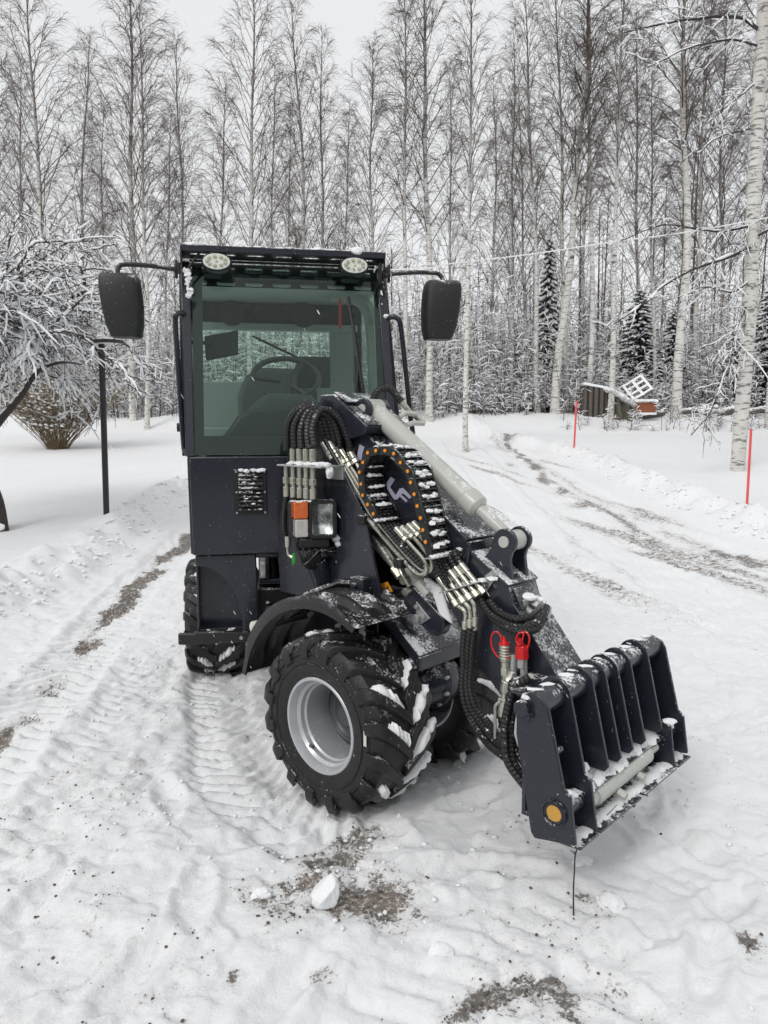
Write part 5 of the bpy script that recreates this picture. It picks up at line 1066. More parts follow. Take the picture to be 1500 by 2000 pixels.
birches = [  # foot px, distance, tip px, tip py, variant, girth, label
    (112, 25, 62, -60, 0, 1.0, 'tall birch rising behind the snowy apple tree, its top out of frame at the left'),
    (22, 27, -30, -30, 1, .9, 'thin birch at the far left edge of the photo behind the snowy apple tree'),
    (172, 30, 150, 70, 4, .8, 'slim shorter birch above and left of the left wing mirror, behind two taller ones'),
    (268, 25, 238, -90, 1, 1.05, 'thick birch straight above the left wing mirror, forked look with a dark full crown'),
    (292, 24, 285, 10, 6, .8, 'dark twiggy birch right beside the thick birch above the left wing mirror'),
    (362, 31, 362, 88, 4, .85, 'narrow pointed birch above the left corner of the cab roof'),
    (432, 30, 425, 150, 2, .85, 'low slim birch close left of the tall birch above the roof'),
    (492, 26, 486, -50, 0, .95, 'tall wide-crowned birch above the left work lamp of the cab'),
    (530, 33, 532, 120, 1, .7, 'faint slender birch directly right of the wide-crowned one over the cab roof'),
    (598, 29, 597, 0, 4, .9, 'tall narrow spire-like birch above the middle of the cab roof'),
    (634, 31, 636, 65, 1, .8, 'shorter spire-like birch touching the tall spire-like one on its right, above the cab roof'),
    (668, 36, 672, 200, 2, .7, 'small pale birch in the sky gap above the right half of the cab roof'),
    (738, 27, 720, 75, 6, .85, 'dark dense birch above the right end of the cab roof'),
    (790, 25, 778, -40, 3, .85, 'slim birch standing between the cab roof end and the right wing mirror'),
    (838, 25, 838, -160, 2, 1.0, 'tall white-stemmed birch behind the right wing mirror'),
    (908, 20, 926, -120, 3, .75, 'thin reddish-stemmed birch just right of the right wing mirror'),
    (955, 33, 962, 150, 1, .75, 'short narrow birch in the gap right of the thin reddish-stemmed one'),
    (1000, 29, 993, 58, 4, .8, 'pointed birch with its tip in the sky gap, left of the bare-stemmed birches'),
    (1046, 26, 1045, -40, 2, .85, 'slender straight birch left of the thickest white trunk pair'),
    (1080, 25.2, 1132, -130, 3, 1.25, 'thick white birch leaning right, nearest to the left marker stake'),
    (1100, 26, 1090, -60, 1, .8, 'thin dark-crowned birch close behind the thick leaning one'),
    (1143, 25.4, 1192, -100, 5, .85, 'leaning white birch directly right of the left marker stake'),
    (1186, 24.6, 1222, -110, 3, .9, 'white birch rising in front of the tarpaulin-covered crate'),
    (1232, 30, 1255, 20, 6, .8, 'reddish-twigged birch behind the snowy pallets'),
    (1272, 27, 1268, 120, 2, .75, 'thin tan-stemmed birch right behind the rust-red box'),
    (1314, 24.8, 1392, -200, 5, 1.3, 'stout white birch leaning right, standing right of the scrap pile'),
    (1352, 28, 1380, -30, 6, .85, 'dark reddish birch between the stout leaning birch and the nearest one'),
    (1400, 30, 1425, -30, 6, .9, 'twiggy reddish birch just left of the nearest birch'),
    (1494, 24, 1530, -120, 3, 1.0, 'white birch at the right edge, partly hidden behind the nearest birch'),
    (1460, 31, 1480, 30, 6, .8, 'thin dark birch farther back at the right edge of the photo'),
    (1130, 34, 1142, 60, 2, .7, 'distant thin birch seen between two leaning white stems'),
    (1320, 34, 1330, 60, 1, .75, 'distant dark birch behind the stout leaning birch'),
    (876, 33, 880, 120, 4, .7, 'distant slim birch above the right wing mirror'),
    (1020, 36, 1022, 170, 6, .7, 'distant short birch between the pointed birch and the slender straight one'),
    (212, 36, 208, 190, 1, .7, 'distant small birch peeping out above the left mirror arm'),
    (330, 38, 322, 210, 2, .7, 'distant small birch left of the narrow pointed one'),
    (64, 35, 30, 110, 6, .7, 'distant dark birch deep behind the apple tree crown'),
    (560, 38, 562, 215, 0, .6, 'distant low birch between the wide-crowned and the spire-like birches')]
for i, (bx, D, tx, ty, v, g, lab) in enumerate(birches):
    if D > 25: D = D + .0
    place_tree('birch_tree', BV[v], bx, D, tx, ty, lab, GB_, rot=i * 1.3, girth=g)

# branch with limbs and lying snow, from a polyline
def limb(P, r0, r1, seed, side=14, snow=.8, tl=.5, up=.1, MBk=None):
    r = np.random.RandomState(seed); Q = np.array(catmull(P, 6)); Q += (r.rand(*Q.shape) - .5) * .02; n = len(Q); R = np.linspace(r0, r1, n)
    ch = [tubes_np(Q[None], R[None], 6) + (0,)]; sn_ = []
    def ridge(q, rr, w_):
        m = len(q)
        for a in range(0, m - 2, 5):
            if r.rand() < snow:
                b = min(m, a + 3 + int(r.rand() * 5)); s_ = q[a:b].copy()
                if len(s_) < 3: continue
                s_[:, 2] += rr[a:b] + w_ * .35; ww = w_ * (.5 + .6 * r.rand(len(s_))); ww[0] *= .3; ww[-1] *= .3; sn_.append((s_, ww))
    ridge(Q, R, max(.02, r0 * .9))
    sub = []
    for k in range(side):
        i = int(r.rand() * (n - 2)) + 1; d = Q[min(i + 1, n - 1)] - Q[i - 1]; d /= np.linalg.norm(d); e = r.randn(3); e[2] = e[2] * .8 + up; e -= d * (e @ d) * .6; e /= np.linalg.norm(e); l = tl * (.5 + r.rand()); s = np.linspace(0, 1, 6)
        q = Q[i] + (d * .5 + e * .7)[None] * (l * s)[:, None]; q[:, 2] -= l * .25 * s ** 2; q += r.randn(3)[None] * (.28 * l * s[:, None] ** 2) + (r.rand(6, 3) - .5) * .07 * l; sub.append(q); ridge(q, np.full(6, .004), .0155)
        for j in range(5):
            ii_ = 1 + int(r.rand() * 4); e2 = r.randn(3); e2 /= np.linalg.norm(e2); l2 = l * .4 * (.4 + r.rand()); q2 = q[ii_] + (d * .3 + e2 * .6)[None] * (l2 * s)[:, None]; q2[:, 2] -= l2 * .3 * s ** 2; sub.append(q2); ridge(q2, np.full(6, .003), .011)
    if sub: ch.append(tubes_np(np.array(sub), np.broadcast_to(np.linspace(.007, .003, 6), (len(sub), 6)), 3) + (0,))
    for s_, ww in sn_:
        m = 8; ss = np.stack([np.interp(np.linspace(0, 1, m), np.linspace(0, 1, len(s_)), s_[:, a]) for a in range(3)], -1); w2 = np.interp(np.linspace(0, 1, m), np.linspace(0, 1, len(ww)), ww)
        ch.append(tubes_np(ss[None], w2[None], 6) + (1,))
    return ch
# nearest birch, at the right edge
D = 15.0; bx, by = 1442, 905; p0 = at_y(bx, by, D); z0 = gz(p0[0], D) - .1
near = thing('birch_tree', (p0[0], D, z0), 'nearest birch with thick white trunk and snow-laden side branches, between the two red marker stakes', 'birch', GB_)
tp = [(1439, 935), (1450, 790), (1462, 640), (1470, 480), (1476, 300), (1486, 120), (1496, -60), (1515, -300), (1540, -600)]
P = MB(); P.tube([at_y(a, b, D) for a, b in tp], [.140, .137, .134, .130, .128, .12, .11, .09, .04], 20, smooth=5); part('trunk', P, 'bark', near)
LIM = [([(1484, 60), (1440, 34), (1350, 38), (1275, 50), (1215, 66)], .035, 26), ([(1484, 92), (1430, 78), (1340, 96), (1270, 130)], .022, 18), ([(1474, 480), (1430, 500), (1350, 528), (1295, 560), (1262, 590), (1190, 640)], .034, 34),
       ([(1474, 440), (1400, 452), (1300, 440), (1210, 470)], .022, 22), ([(1470, 545), (1430, 570), (1380, 560), (1340, 575)], .018, 16), ([(1470, 250), (1400, 270), (1360, 300), (1330, 270)], .016, 16), ([(1480, 160), (1430, 200), (1380, 240)], .016, 14),
       ([(1460, 660), (1420, 720), (1390, 800), (1350, 850)], .014, 20), ([(1463, 590), (1440, 640), (1425, 700)], .014, 14), ([(1480, 200), (1520, 150), (1560, 100)], .02, 8), ([(1470, 470), (1500, 450), (1560, 440)], .03, 10)]
for i, (L, r0, nsd) in enumerate(LIM):
    q = [at_y(a, b, D - .25 * j * (.6 + .4 * (i % 3))) for j, (a, b) in enumerate(L)]
    ch = limb(q, r0, .008, 50 + i, nsd, .8, .55); ch = [(v - np.array([p0[0], D, z0]), f, m) for v, f, m in ch]
    link(bpy.data.objects.new('limb', np_mesh('limb', ch, ['applebark', 'snow'])), near)
o = bpy.data.objects.new('crown', BV[5][1]); link(o, near); o.scale = (1.2, 1.2, 1.15); o.rotation_euler = (0, rad(2.2), 1)

# apple tree heavy with snow at the left edge, and a second leaning trunk
D = 9.2; ap = (at_y(-25, 985, D)[0], D); az_ = gz(*ap) - .05
apple = thing('apple_tree', (ap[0], ap[1], az_), 'wide tangled apple tree loaded with snow at the left edge, beside the black garden lamp', 'fruit tree')
r = np.random.RandomState(8); org = np.array([ap[0], ap[1], az_])
P = MB(); tr_ = [(ap[0] + .10, D, az_ - .05), (ap[0] + .02, D + .05, az_ + .5), (ap[0] - .25, D, az_ + 1.1)]; P.tube(tr_, [.15, .12, .10], 14, smooth=5)
b1 = [at_y(-60, 900, D), at_y(0, 822, D), at_y(40, 775, D), at_y(75, 725, D), at_y(120, 708, D), at_y(160, 712, D + .2)]; P.tube(b1, [.06, .045, .035, .026, .016, .008], 10, smooth=5); part('trunk', P, 'applebark', apple)
P = MB(); 
for k in range(26): t = r.rand(); q = np.array(b1[0]) * 0 + np.array([np.interp(t, [0, .25, .5, .75, 1], [b[a] for b in b1[:5]]) for a in range(3)]); P.blob((q[0], q[1], q[2] + .045), (.05, .035, .028), k, 1, .5)
P.blob((ap[0] + .14, D - .12, az_ + .1), (.12, .08, .06), 4, 2, .3); part('snow_cap', P, 'snow', apple)
ch = []
cx0, cz0 = at_y(40, 640, D)[0], at_y(40, 640, D)[2]
cent = np.array([cx0 - .65, D + .2, cz0 - .02])
main = []
for k in range(150):
    a = r.rand() * 6.283; rd = np.array([1.75, 1.5, 1.05]) * (r.rand() ** .45); e = -0.25 + 1.7 * r.rand(); st_ = cent + rd * np.array([math.cos(a) * math.cos(e), math.sin(a) * math.cos(e), math.sin(e)]) * (.15 + .75 * r.rand())
    d = (st_ - cent); d[2] *= .35; d /= np.linalg.norm(d) + 1e-6; q = [st_]; l = .16 + .12 * r.rand()
    for s_ in range(6): d = d + r.randn(3) * np.array([.42, .42, .26]); d[2] -= .06; d /= np.linalg.norm(d); q.append(q[-1] + d * l)
    main.append(np.array(q))
for i, q in enumerate(main): ch += limb([p for p in q], .012 if i % 4 else .022, .005, 200 + i, 12, .9, .40, -.02)
ch = [(v - org, f, m) for v, f, m in ch]; link(bpy.data.objects.new('crown', np_mesh('crown', ch, ['applebark', 'snow'])), apple)

# multi-stem bush behind the lamp
D = 19.; bp = at_y(112, 892, D); bz = gz(bp[0], D) - .05; r = np.random.RandomState(4); n = 190
az2 = r.rand(n) * 6.283; le = 1.9 + .7 * r.rand(n); tilt = (.03 + .80 * r.rand(n) ** .8); s = np.linspace(0, 1, 7)
b0_ = np.stack([np.cos(az2) * .25 * r.rand(n), np.sin(az2) * .2 * r.rand(n), np.zeros(n)], -1); hd = np.stack([np.cos(az2), np.sin(az2) * .8, np.zeros(n)], -1)
Q = b0_[:, None] + hd[:, None] * (le[:, None] * (np.sin(tilt)[:, None] * s * .75 + .22 * np.sin(tilt * 2)[:, None] * s ** 2 + .05 * s))[..., None]; Q[..., 2] += le[:, None] * np.cos(tilt)[:, None] * s * .98; Q += (r.rand(*Q.shape) - .5) * .13 * s[None, :, None]
ch = [tubes_np(Q, np.broadcast_to(np.linspace(.007, .004, 7), (n, 7)), 4) + (0,)]
m = n * 26; ix = np.repeat(np.arange(n), 26); u = .30 + .70 * r.rand(m); f = u * 6; i0 = np.minimum(f.astype(int), 5); fr_ = (f - i0)[:, None]; q0_ = Q[ix, i0] * (1 - fr_) + Q[ix, i0 + 1] * fr_
d = np.stack([r.randn(m) * .5, r.randn(m) * .5, np.abs(r.randn(m)) * .6 + .3], -1); d /= np.linalg.norm(d, axis=1, keepdims=True); l = .12 + .22 * r.rand(m); tw_ = q0_[:, None] + d[:, None] * (l[:, None] * np.array([0, .5, 1.]))[..., None]
ch.append(tubes_np(tw_, np.broadcast_to(np.array([.0042, .0038, .003]), (m, 3)), 3) + (0,))
sel = r.rand(m) < .22; c = tw_[sel][:, 1]; k = len(c); sg = np.stack([c - np.array([.05, 0, -.01]), c + np.array([0, 0, .02]), c + np.array([.05, 0, -.01])], 1); ch.append(tubes_np(sg, np.broadcast_to(np.array([.006, .026, .006]), (k, 3)) * (.5 + .8 * r.rand(k, 1)), 5) + (1,))
bush = tag(link(bpy.data.objects.new('bush', np_mesh('bush', ch, ['bushtwig', 'snow']))), 'bare olive-brown multi-stem bush under the apple tree branches, left of the garden lamp', 'bush'); bush.location = (bp[0], D, bz)

# snow-laden spruces inside the forest edge
def spruce_mesh(seed, H_=6., R0=1.35, nb=150, snow=1.):
    r = np.random.RandomState(seed); ch = []; tk = np.linspace(0, 1, 8); ch.append(tubes_np(np.stack([0 * tk, 0 * tk, tk * H_], -1)[None], (.08 * (1 - tk) + .01)[None], 8) + (0,))
    t = np.linspace(.04, .97, nb); az = np.arange(nb) * 2.39996 + r.rand(nb) * .5; L = R0 * (1 - t) ** .8 * (.75 + .45 * r.rand(nb)) + .1; s = np.linspace(0, 1, 6)
    h = np.stack([np.cos(az), np.sin(az), 0 * az], -1); Q = h[:, None] * (L[:, None] * s)[..., None]; Q[..., 2] += t[:, None] * H_ - L[:, None] * (.30 * s + .18 * s ** 2 - .12 * s ** 3)
    ch.append(tubes_np(Q, np.broadcast_to(np.linspace(.014, .006, 6), (nb, 6)), 3) + (0,))
    m = nb * 46; ix = np.repeat(np.arange(nb), 46); u = .1 + .9 * r.rand(m); f = u * 5; i0 = np.minimum(f.astype(int), 4); fr_ = (f - i0)[:, None]; q0_ = Q[ix, i0] * (1 - fr_) + Q[ix, i0 + 1] * fr_
    side = np.stack([-np.sin(az), np.cos(az), 0 * az], -1)[ix] * np.sign(r.randn(m))[:, None]; d = side * .8 + h[ix] * .45; d[:, 2] -= .35 + .5 * r.rand(m); d += r.randn(m, 3) * .15; d /= np.linalg.norm(d, axis=1, keepdims=True); l = L[ix] * .30 * (1.15 - .7 * u) * (.6 + .7 * r.rand(m)) + .05
    Tq = q0_[:, None] + d[:, None] * (l[:, None] * np.array([0, .5, 1.]))[..., None]; ch.append(tubes_np(Tq, np.broadcast_to(np.array([.020, .017, .006]), (m, 3)), 3) + (0,))
    k = int(nb * 10 * snow); ix = r.randint(0, nb, k); u = .3 + .7 * r.rand(k); f = u * 5; i0 = np.minimum(f.astype(int), 4); fr_ = (f - i0)[:, None]; c = Q[ix, i0] * (1 - fr_) + Q[ix, i0 + 1] * fr_; c += np.stack([-np.sin(az), np.cos(az), 0 * az], -1)[ix] * (r.rand(k, 1) - .5) * .35 * L[ix][:, None]; c[:, 2] += .012
    dv = h[ix] * (.05 + .09 * r.rand(k, 1)); dv[:, 2] -= .03; sg = np.stack([c - dv, c - dv * .4 + [0, 0, .02], c + dv * .4 + [0, 0, .015], c + dv], 1); ch.append(tubes_np(sg, np.array([.010, .045, .050, .012])[None] * (.4 + .8 * r.rand(k, 1)), 6) + (1,))
    return np_mesh('spruce_tree', ch, ['spruce', 'snow'])
SV = [spruce_mesh(1), spruce_mesh(2, nb=130), spruce_mesh(3, R0=1.1, nb=170, snow=.8)]
for (bx, D, ty, v, g, lab) in [(1236, 28.5, 560, 0, 1.25, 'snow-laden spruce behind the snowy pallets, branches hanging over them'), (1062, 29, 455, 2, .62, 'tall narrow dark spruce behind the thick leaning birch'), (1418, 26.5, 640, 1, 1.1, 'low snow-covered spruce left of the nearest birch'),
        (1480, 27, 560, 0, 1.0, 'snowy spruce at the right edge behind the birches'), (1300, 29, 600, 1, 1.0, 'half-hidden snowy spruce between the pallets and the stout leaning birch'), (1000, 31, 620, 2, .7, 'small dark spruce farther in, left of the tall narrow one')]:
    x = (bx - 750) / F * D * 1.005; z = gz(x, D) - .1; tz = at_y(bx, ty, D)[2]; s = (tz - z) / 6.
    o = bpy.data.objects.new('spruce_tree', SV[v]); o.location = (x, D, z); o.scale = (s * g, s * g, s); o.rotation_euler[2] = bx; link(o); tag(o, lab, 'spruce', 'spruces inside the forest edge')

# undergrowth: thicket of saplings and snow-dusted twigs at the foot of the forest
def thicket(name, seed, n, area, hts, twn, snow_n, rad_s=.012, mats=('twig', 'snow'), rt=.006, rs=.014):
    r = np.random.RandomState(seed); x = area[0] + (area[1] - area[0]) * r.rand(n); y = area[2] + (area[3] - area[2]) * r.rand(n) ** 1.0
    hz = height(x, y, False); Hh = hts[0] + (hts[1] - hts[0]) * r.rand(n) ** 1.6 * (.6 + .8 * (vn(x * .5, y * .5, 3) + .5)); s = np.linspace(0, 1, 6)
    lean = r.randn(n, 2) * .12; Q = np.zeros((n, 6, 3)); Q[..., 0] = x[:, None] + lean[:, :1] * Hh[:, None] * s; Q[..., 1] = y[:, None] + lean[:, 1:] * Hh[:, None] * s; Q[..., 2] = hz[:, None] - .05 + Hh[:, None] * s; Q[..., :2] += (r.rand(n, 6, 2) - .5) * .12 * s[None, :, None]
    ch = [tubes_np(Q, np.linspace(1, .3, 6)[None] * (rad_s * (.4 + .9 * r.rand(n, 1))), 3) + (0,)]
    m = n * twn; ix = np.repeat(np.arange(n), twn); u = .08 + .92 * r.rand(m); f = u * 5; i0 = np.minimum(f.astype(int), 4); fr_ = (f - i0)[:, None]; q0_ = Q[ix, i0] * (1 - fr_) + Q[ix, i0 + 1] * fr_
    d = r.randn(m, 3); d[:, 2] = np.abs(d[:, 2]) * .6 + .25; d /= np.linalg.norm(d, axis=1, keepdims=True); l = (.15 + .30 * r.rand(m)) * (.5 + .25 * Hh[ix]); Tq = q0_[:, None] + d[:, None] * (l[:, None] * np.array([0, .5, 1.]))[..., None]; Tq[:, 2, 2] -= l * .18
    ch.append(tubes_np(Tq, np.broadcast_to(np.array([rt, rt * .85, rt * .6]), (m, 3)), 3) + (0,))
    sel = r.rand(m) < snow_n; A = Tq[sel]; k = len(A); A = A + np.array([0, 0, .010]); ch.append(tubes_np(A, np.array([.5, 1.0, .4])[None] * (rs * (.35 + .9 * r.rand(k, 1))), 4) + (1,))
    return tag(link(bpy.data.objects.new(name, np_mesh(name, ch, list(mats)))), kind='stuff')
thicket('undergrowth', 11, 3300, (-19, 24, 24.9, 31.5), (.9, 4.0), 17, .80, rs=.019)
thicket('far_thicket', 12, 2300, (-26, 34, 30, 42), (2.2, 7.2), 22, .62, rad_s=.016, rt=.008, rs=.022, mats=('twig_red', 'snow'))
thicket('brushwood', 14, 42, (5.8, 12.5, 23.6, 24.4), (.3, 1.3), 14, .7, rs=.019)
# far wood: rows of thin grey stems and crowns that read as one mass, on all sides
def far_wood():
    r = np.random.RandomState(5); xs = []; 
    n = 130; x = -30 + 75 * r.rand(n) ** .6; y = 38 + 26 * r.rand(n); Hh = 5 + 4.5 * r.rand(n) + np.clip((x - 4) * .45, 0, 9)
    n2 = 150; a = math.pi * (1.02 + .96 * r.rand(n2)); rr_ = 26 + 16 * r.rand(n2); x = np.concatenate([x, np.cos(a) * rr_]); y = np.concatenate([y, np.sin(a) * rr_]); Hh = np.concatenate([Hh, 8 + 6 * r.rand(n2)]); N_ = n + n2
    hz = height(x, y, False); s = np.linspace(0, 1, 5); Q = np.zeros((N_, 5, 3)); ln = r.randn(N_, 2) * .03; Q[..., 0] = x[:, None] + ln[:, :1] * Hh[:, None] * s; Q[..., 1] = y[:, None] + ln[:, 1:] * Hh[:, None] * s; Q[..., 2] = hz[:, None] + Hh[:, None] * s
    ch = [tubes_np(Q, np.linspace(1, .15, 5)[None] * (.07 + .05 * r.rand(N_, 1)), 5) + (0,)]
    tw = 90; m = N_ * tw; ix = np.repeat(np.arange(N_), tw); u = .18 + .82 * r.rand(m); f = u * 4; i0 = np.minimum(f.astype(int), 3); fr_ = (f - i0)[:, None]; q0_ = Q[ix, i0] * (1 - fr_) + Q[ix, i0 + 1] * fr_
    d = r.randn(m, 3); d[:, 2] = np.abs(d[:, 2]) * .7 + .8; d /= np.linalg.norm(d, axis=1, keepdims=True); l = (1.1 - .8 * u) * (.9 + 1.4 * r.rand(m)); Tq = q0_[:, None] + d[:, None] * (l[:, None] * np.array([0, .55, 1.]))[..., None]; Tq[:, 2, 2] -= l * .15
    ch.append(tubes_np(Tq, np.broadcast_to(np.array([.012, .010, .007]), (m, 3)), 3) + (0,))
    return tag(link(bpy.data.objects.new('far_wood', np_mesh('far_wood', ch, ['twig_red']))), kind='stuff')
far_wood()

def rear_wood():
    r = np.random.RandomState(9); ch = []
    for k in range(34):
        a = math.pi * (1.0 + (k + r.rand()) / 34); d = 17 + 9 * r.rand(); x, y = math.cos(a) * d, math.sin(a) * d; Hh = 9 + 6 * r.rand(); nb = 90; R0 = 2.0 + r.rand()
        t = np.linspace(.04, .98, nb); az = np.arange(nb) * 2.4 + r.rand(); L = R0 * (1 - t) ** .8 * (.7 + .5 * r.rand(nb)) + .15; s = np.linspace(0, 1, 4); h = np.stack([np.cos(az), np.sin(az), 0 * az], -1)
        Q = h[:, None] * (L[:, None] * s)[..., None]; Q[..., 2] += t[:, None] * Hh - L[:, None] * .35 * s; Q += np.array([x, y, -.2]); ch.append(tubes_np(Q, np.broadcast_to(np.array([.12, .20, .16, .03]), (nb, 4)), 4) + (0,))
        m = nb * 8; ix = np.repeat(np.arange(nb), 8); u = .3 + .7 * r.rand(m); q0 = Q[ix, 0] * (1 - u[:, None]) + Q[ix, 3] * u[:, None]; d_ = r.randn(m, 3); d_[:, 2] = -abs(d_[:, 2]); d_ /= np.linalg.norm(d_, axis=1, keepdims=True); Tq = q0[:, None] + d_[:, None] * np.array([0, .25, .5])[None, :, None]
        ch.append(tubes_np(Tq, np.broadcast_to(np.array([.07, .06, .02]), (m, 3)), 3) + (0,))
    tag(link(bpy.data.objects.new('spruce_wood', np_mesh('spruce_wood', ch, ['spruce']))), kind='stuff')
rear_wood()
# ================================================================ SMALL THINGS
# garden lamp: black post with flat disc top
D = 9.6; a = at_y(209, 1036, D); b = at_y(198, 668, D); zb = gz(a[0], D); P = MB(); 
P.tube([(a[0], D, zb - .15), (b[0], D, b[2])], .038, 16)
lamp = thing('garden_lamp', (a[0], D, zb), 'slim black post lamp with a flat snow-topped disc head standing left of the loader', 'lamp'); part('post', P, 'pole', lamp)
P = MB(); cx_ = at_y(212, 660, D); P.lathe([(-.022, 0), (-.022, .15), (-.010, .185), (.018, .185), (.022, .17), (.022, 0)], (cx_[0], D, b[2]), 2, 40); part('disc_head', P, 'pole', lamp, .003)
P = MB(); P.lathe([(-.026, 0), (-.026, .15), (-.0225, .155), (-.0225, 0)], (cx_[0], D, b[2]), 2, 40); part('diffuser', P, 'nylon', lamp)
P = MB(); P.blob((cx_[0], D, b[2] + .024), (.17, .16, .022), 3, 3, .15); part('snow_cap', P, 'snow', lamp)
# marker stakes
for (tx_, ty_, bx_, by_, D, lab) in ((1467, 838, 1457, 1022, 11.0, 'nearer red plastic marker stake in the snow bank at the right edge'), (1126, 784, 1120, 890, 18.5, 'farther thin red marker stake beside the road, in front of the leaning birches')):
    t_ = at_y(tx_, ty_, D); b_ = at_y(bx_, by_, D); g = gz(b_[0], D)
    P = MB(); P.tube([(b_[0], D, min(g, b_[2]) - .25), tuple(t_)], .019 if D < 12 else .024, 10); solo('marker_stake', P, 'stake', (b_[0], D, g), lab, 'marker stake', 'red marker stakes along the road')
# overhead cable with frost
P = MB(); L = [at_y(-600, 560, 46), at_y(300, 535, 32), at_y(760, 527, 23.5), at_y(880, 515, 21.5), at_y(1040, 496, 19.2), at_y(1200, 472, 17), at_y(1330, 455, 15.3), at_y(1500, 425, 13.2), at_y(2000, 330, 9)]
P.tube(L, [.024, .020, .018, .016, .015, .014, .013, .011, .009], 6, smooth=5); solo('overhead_cable', P, 'cable', tuple(L[2]), 'frosted overhead cable slanting up to the right in front of the birches', 'cable')
# scrap pile at the forest edge
D = 24.7
def W(px, py, d=0): return at_y(px, py, D + d)
P = MB(); a, b = W(1143, 752), W(1186, 762); z0 = gz(a[0], D) - .1
P.hexa([(a[0], D, z0), (b[0], D, z0), (b[0], D + .6, z0), (a[0], D + .6, z0)], [(a[0], D, a[2]), (b[0], D, b[2]), (b[0], D + .6, b[2]), (a[0], D + .6, a[2])]); sh_ = thing('wooden_shed', (a[0], D, z0), 'low grey weathered board shelter with snow on its edge, behind the leaning birch trunks', 'shelter'); part('wall', P, 'wood', sh_)
P = MB(); P.hexa([(a[0] - .05, D - .05, a[2]), (b[0] + .15, D - .05, b[2]), (b[0] + .15, D + .7, b[2]), (a[0] - .05, D + .7, a[2])], [(a[0] - .05, D - .05, a[2] + .09), (b[0] + .15, D - .05, b[2] + .09), (b[0] + .15, D + .7, b[2] + .09), (a[0] - .05, D + .7, a[2] + .09)]); part('snow_cap', P, 'snow', sh_, .03)
P = MB()
for k in range(4): x_ = a[0] + (b[0] - a[0]) * (.1 + .25 * k); P.box(x_, x_ + .05, D - .03, D, z0, a[2] - .02)
part('board', P, 'black_matt', sh_)
P = MB(); nx_, nz_ = 16, 8; vs = []; fs = []
for i in range(nx_ + 1):
    for j in range(nz_ + 1):
        u = i / nx_; v = j / nz_; tz = 761 + 32 * u ** 1.2 if True else 0; q = W(1187 + 52 * u, 820 + (tz - 820) * v); dy = .10 * math.sin(u * 17 + v * 2) + .12 * (1 - v); vs.append((q[0], D - dy, q[2]))
for i in range(nx_):
    for j in range(nz_): fs.append((i * (nz_ + 1) + j, (i + 1) * (nz_ + 1) + j, (i + 1) * (nz_ + 1) + j + 1, i * (nz_ + 1) + j + 1))
nb_ = len(vs); back = [(x, D + 1.0, z) for x, y, z in vs]; tops = [i * (nz_ + 1) + nz_ for i in range(nx_ + 1)]
allv = vs + back; fs += [tuple(nb_ + k for k in f[::-1]) for f in fs[:]]
for i in range(nx_): fs.append((tops[i], tops[i + 1], nb_ + tops[i + 1], nb_ + tops[i]))
for j in range(nz_): fs.append((j, j + 1, nb_ + j + 1, nb_ + j)); o_ = nx_ * (nz_ + 1); fs.append((o_ + j, nb_ + o_ + j, nb_ + o_ + j + 1, o_ + j + 1))
P.add(allv, fs); g = W(1210, 815); crate = solo('covered_crate', P, 'tarp', (g[0], D, g[2]), 'bulky crate under a snow-topped olive tarpaulin behind a white birch stem', 'crate', ang=60)
P = MB()
for k in range(16): u = k / 15; q = W(1187 + 54 * u, 761 + 32 * u ** 1.2); P.blob((q[0], D + .25, q[2] + .0), (.16, .55, .10), k, 2, .3)
part('snow_cap', P, 'snow', crate)
def pallet(cpx, cpy, dd, ang, tilt, lab):
    c = W(cpx, cpy, dd); K_ = .78; ca, sa = math.cos(ang), math.sin(ang); ct, st_ = math.cos(tilt), math.sin(tilt)
    class T:
        def w(s, p): x, y, z = p[0] * K_, p[1] * K_, p[2] * K_; y2 = y * ct - z * st_; z2 = y * st_ + z * ct; x2 = x * ca - z2 * sa; z3 = x * sa + z2 * ca; return np.array((c[0] + x2, c[1] + y2, c[2] + z3))
    o = thing('pallet', tuple(c), lab, 'pallet', 'snowy pallets on the scrap pile'); P = MB(T())
    for k in range(4): y = -.40 + k * .25; P.box(-.48, .48, y, y + .10, .05, .07)
    for x in (-.48, -.05, .38): P.box(x, x + .10, -.4, .45, -.03, .05)
    part('boards', P, 'wood', o); S = MB(T())
    for k in range(4): y = -.41 + k * .25; S.box(-.47, .44, y + .03, y + .13, .072, .12)
    for x in (-.49, -.06, .37): S.box(x, x + .12, -.4, .45, .071, .115)
    part('snow_cap', S, 'snow', o, .02)
pallet(1246, 760, .3, rad(32), rad(62), 'upper snow-covered pallet leaning high on the scrap pile'); pallet(1218, 774, .5, rad(28), rad(52), 'lower snow-covered pallet lying left of the higher one on the scrap pile')
P = MB(); q0_, q1_ = W(1238, 806), W(1275, 785); P.box(q0_[0], q1_[0], D - .3, D + .5, q0_[2], q1_[2]); bx_ = solo('red_box', P, 'redwood', (q0_[0], D, q0_[2]), 'rust-red board box with snow on top at the right end of the scrap pile', 'box', bev=.01)
P = MB()
for k in range(6): P.blob((q0_[0] + (q1_[0] - q0_[0]) * k / 5, D - .1, q1_[2] + .02), (.12, .3, .07), k, 2, .3)
P.box(q0_[0] - .02, q1_[0] + .02, D - .33, D + .5, q0_[2] - .07, q0_[2] - .002); part('snow_cap', P, 'snow', bx_)
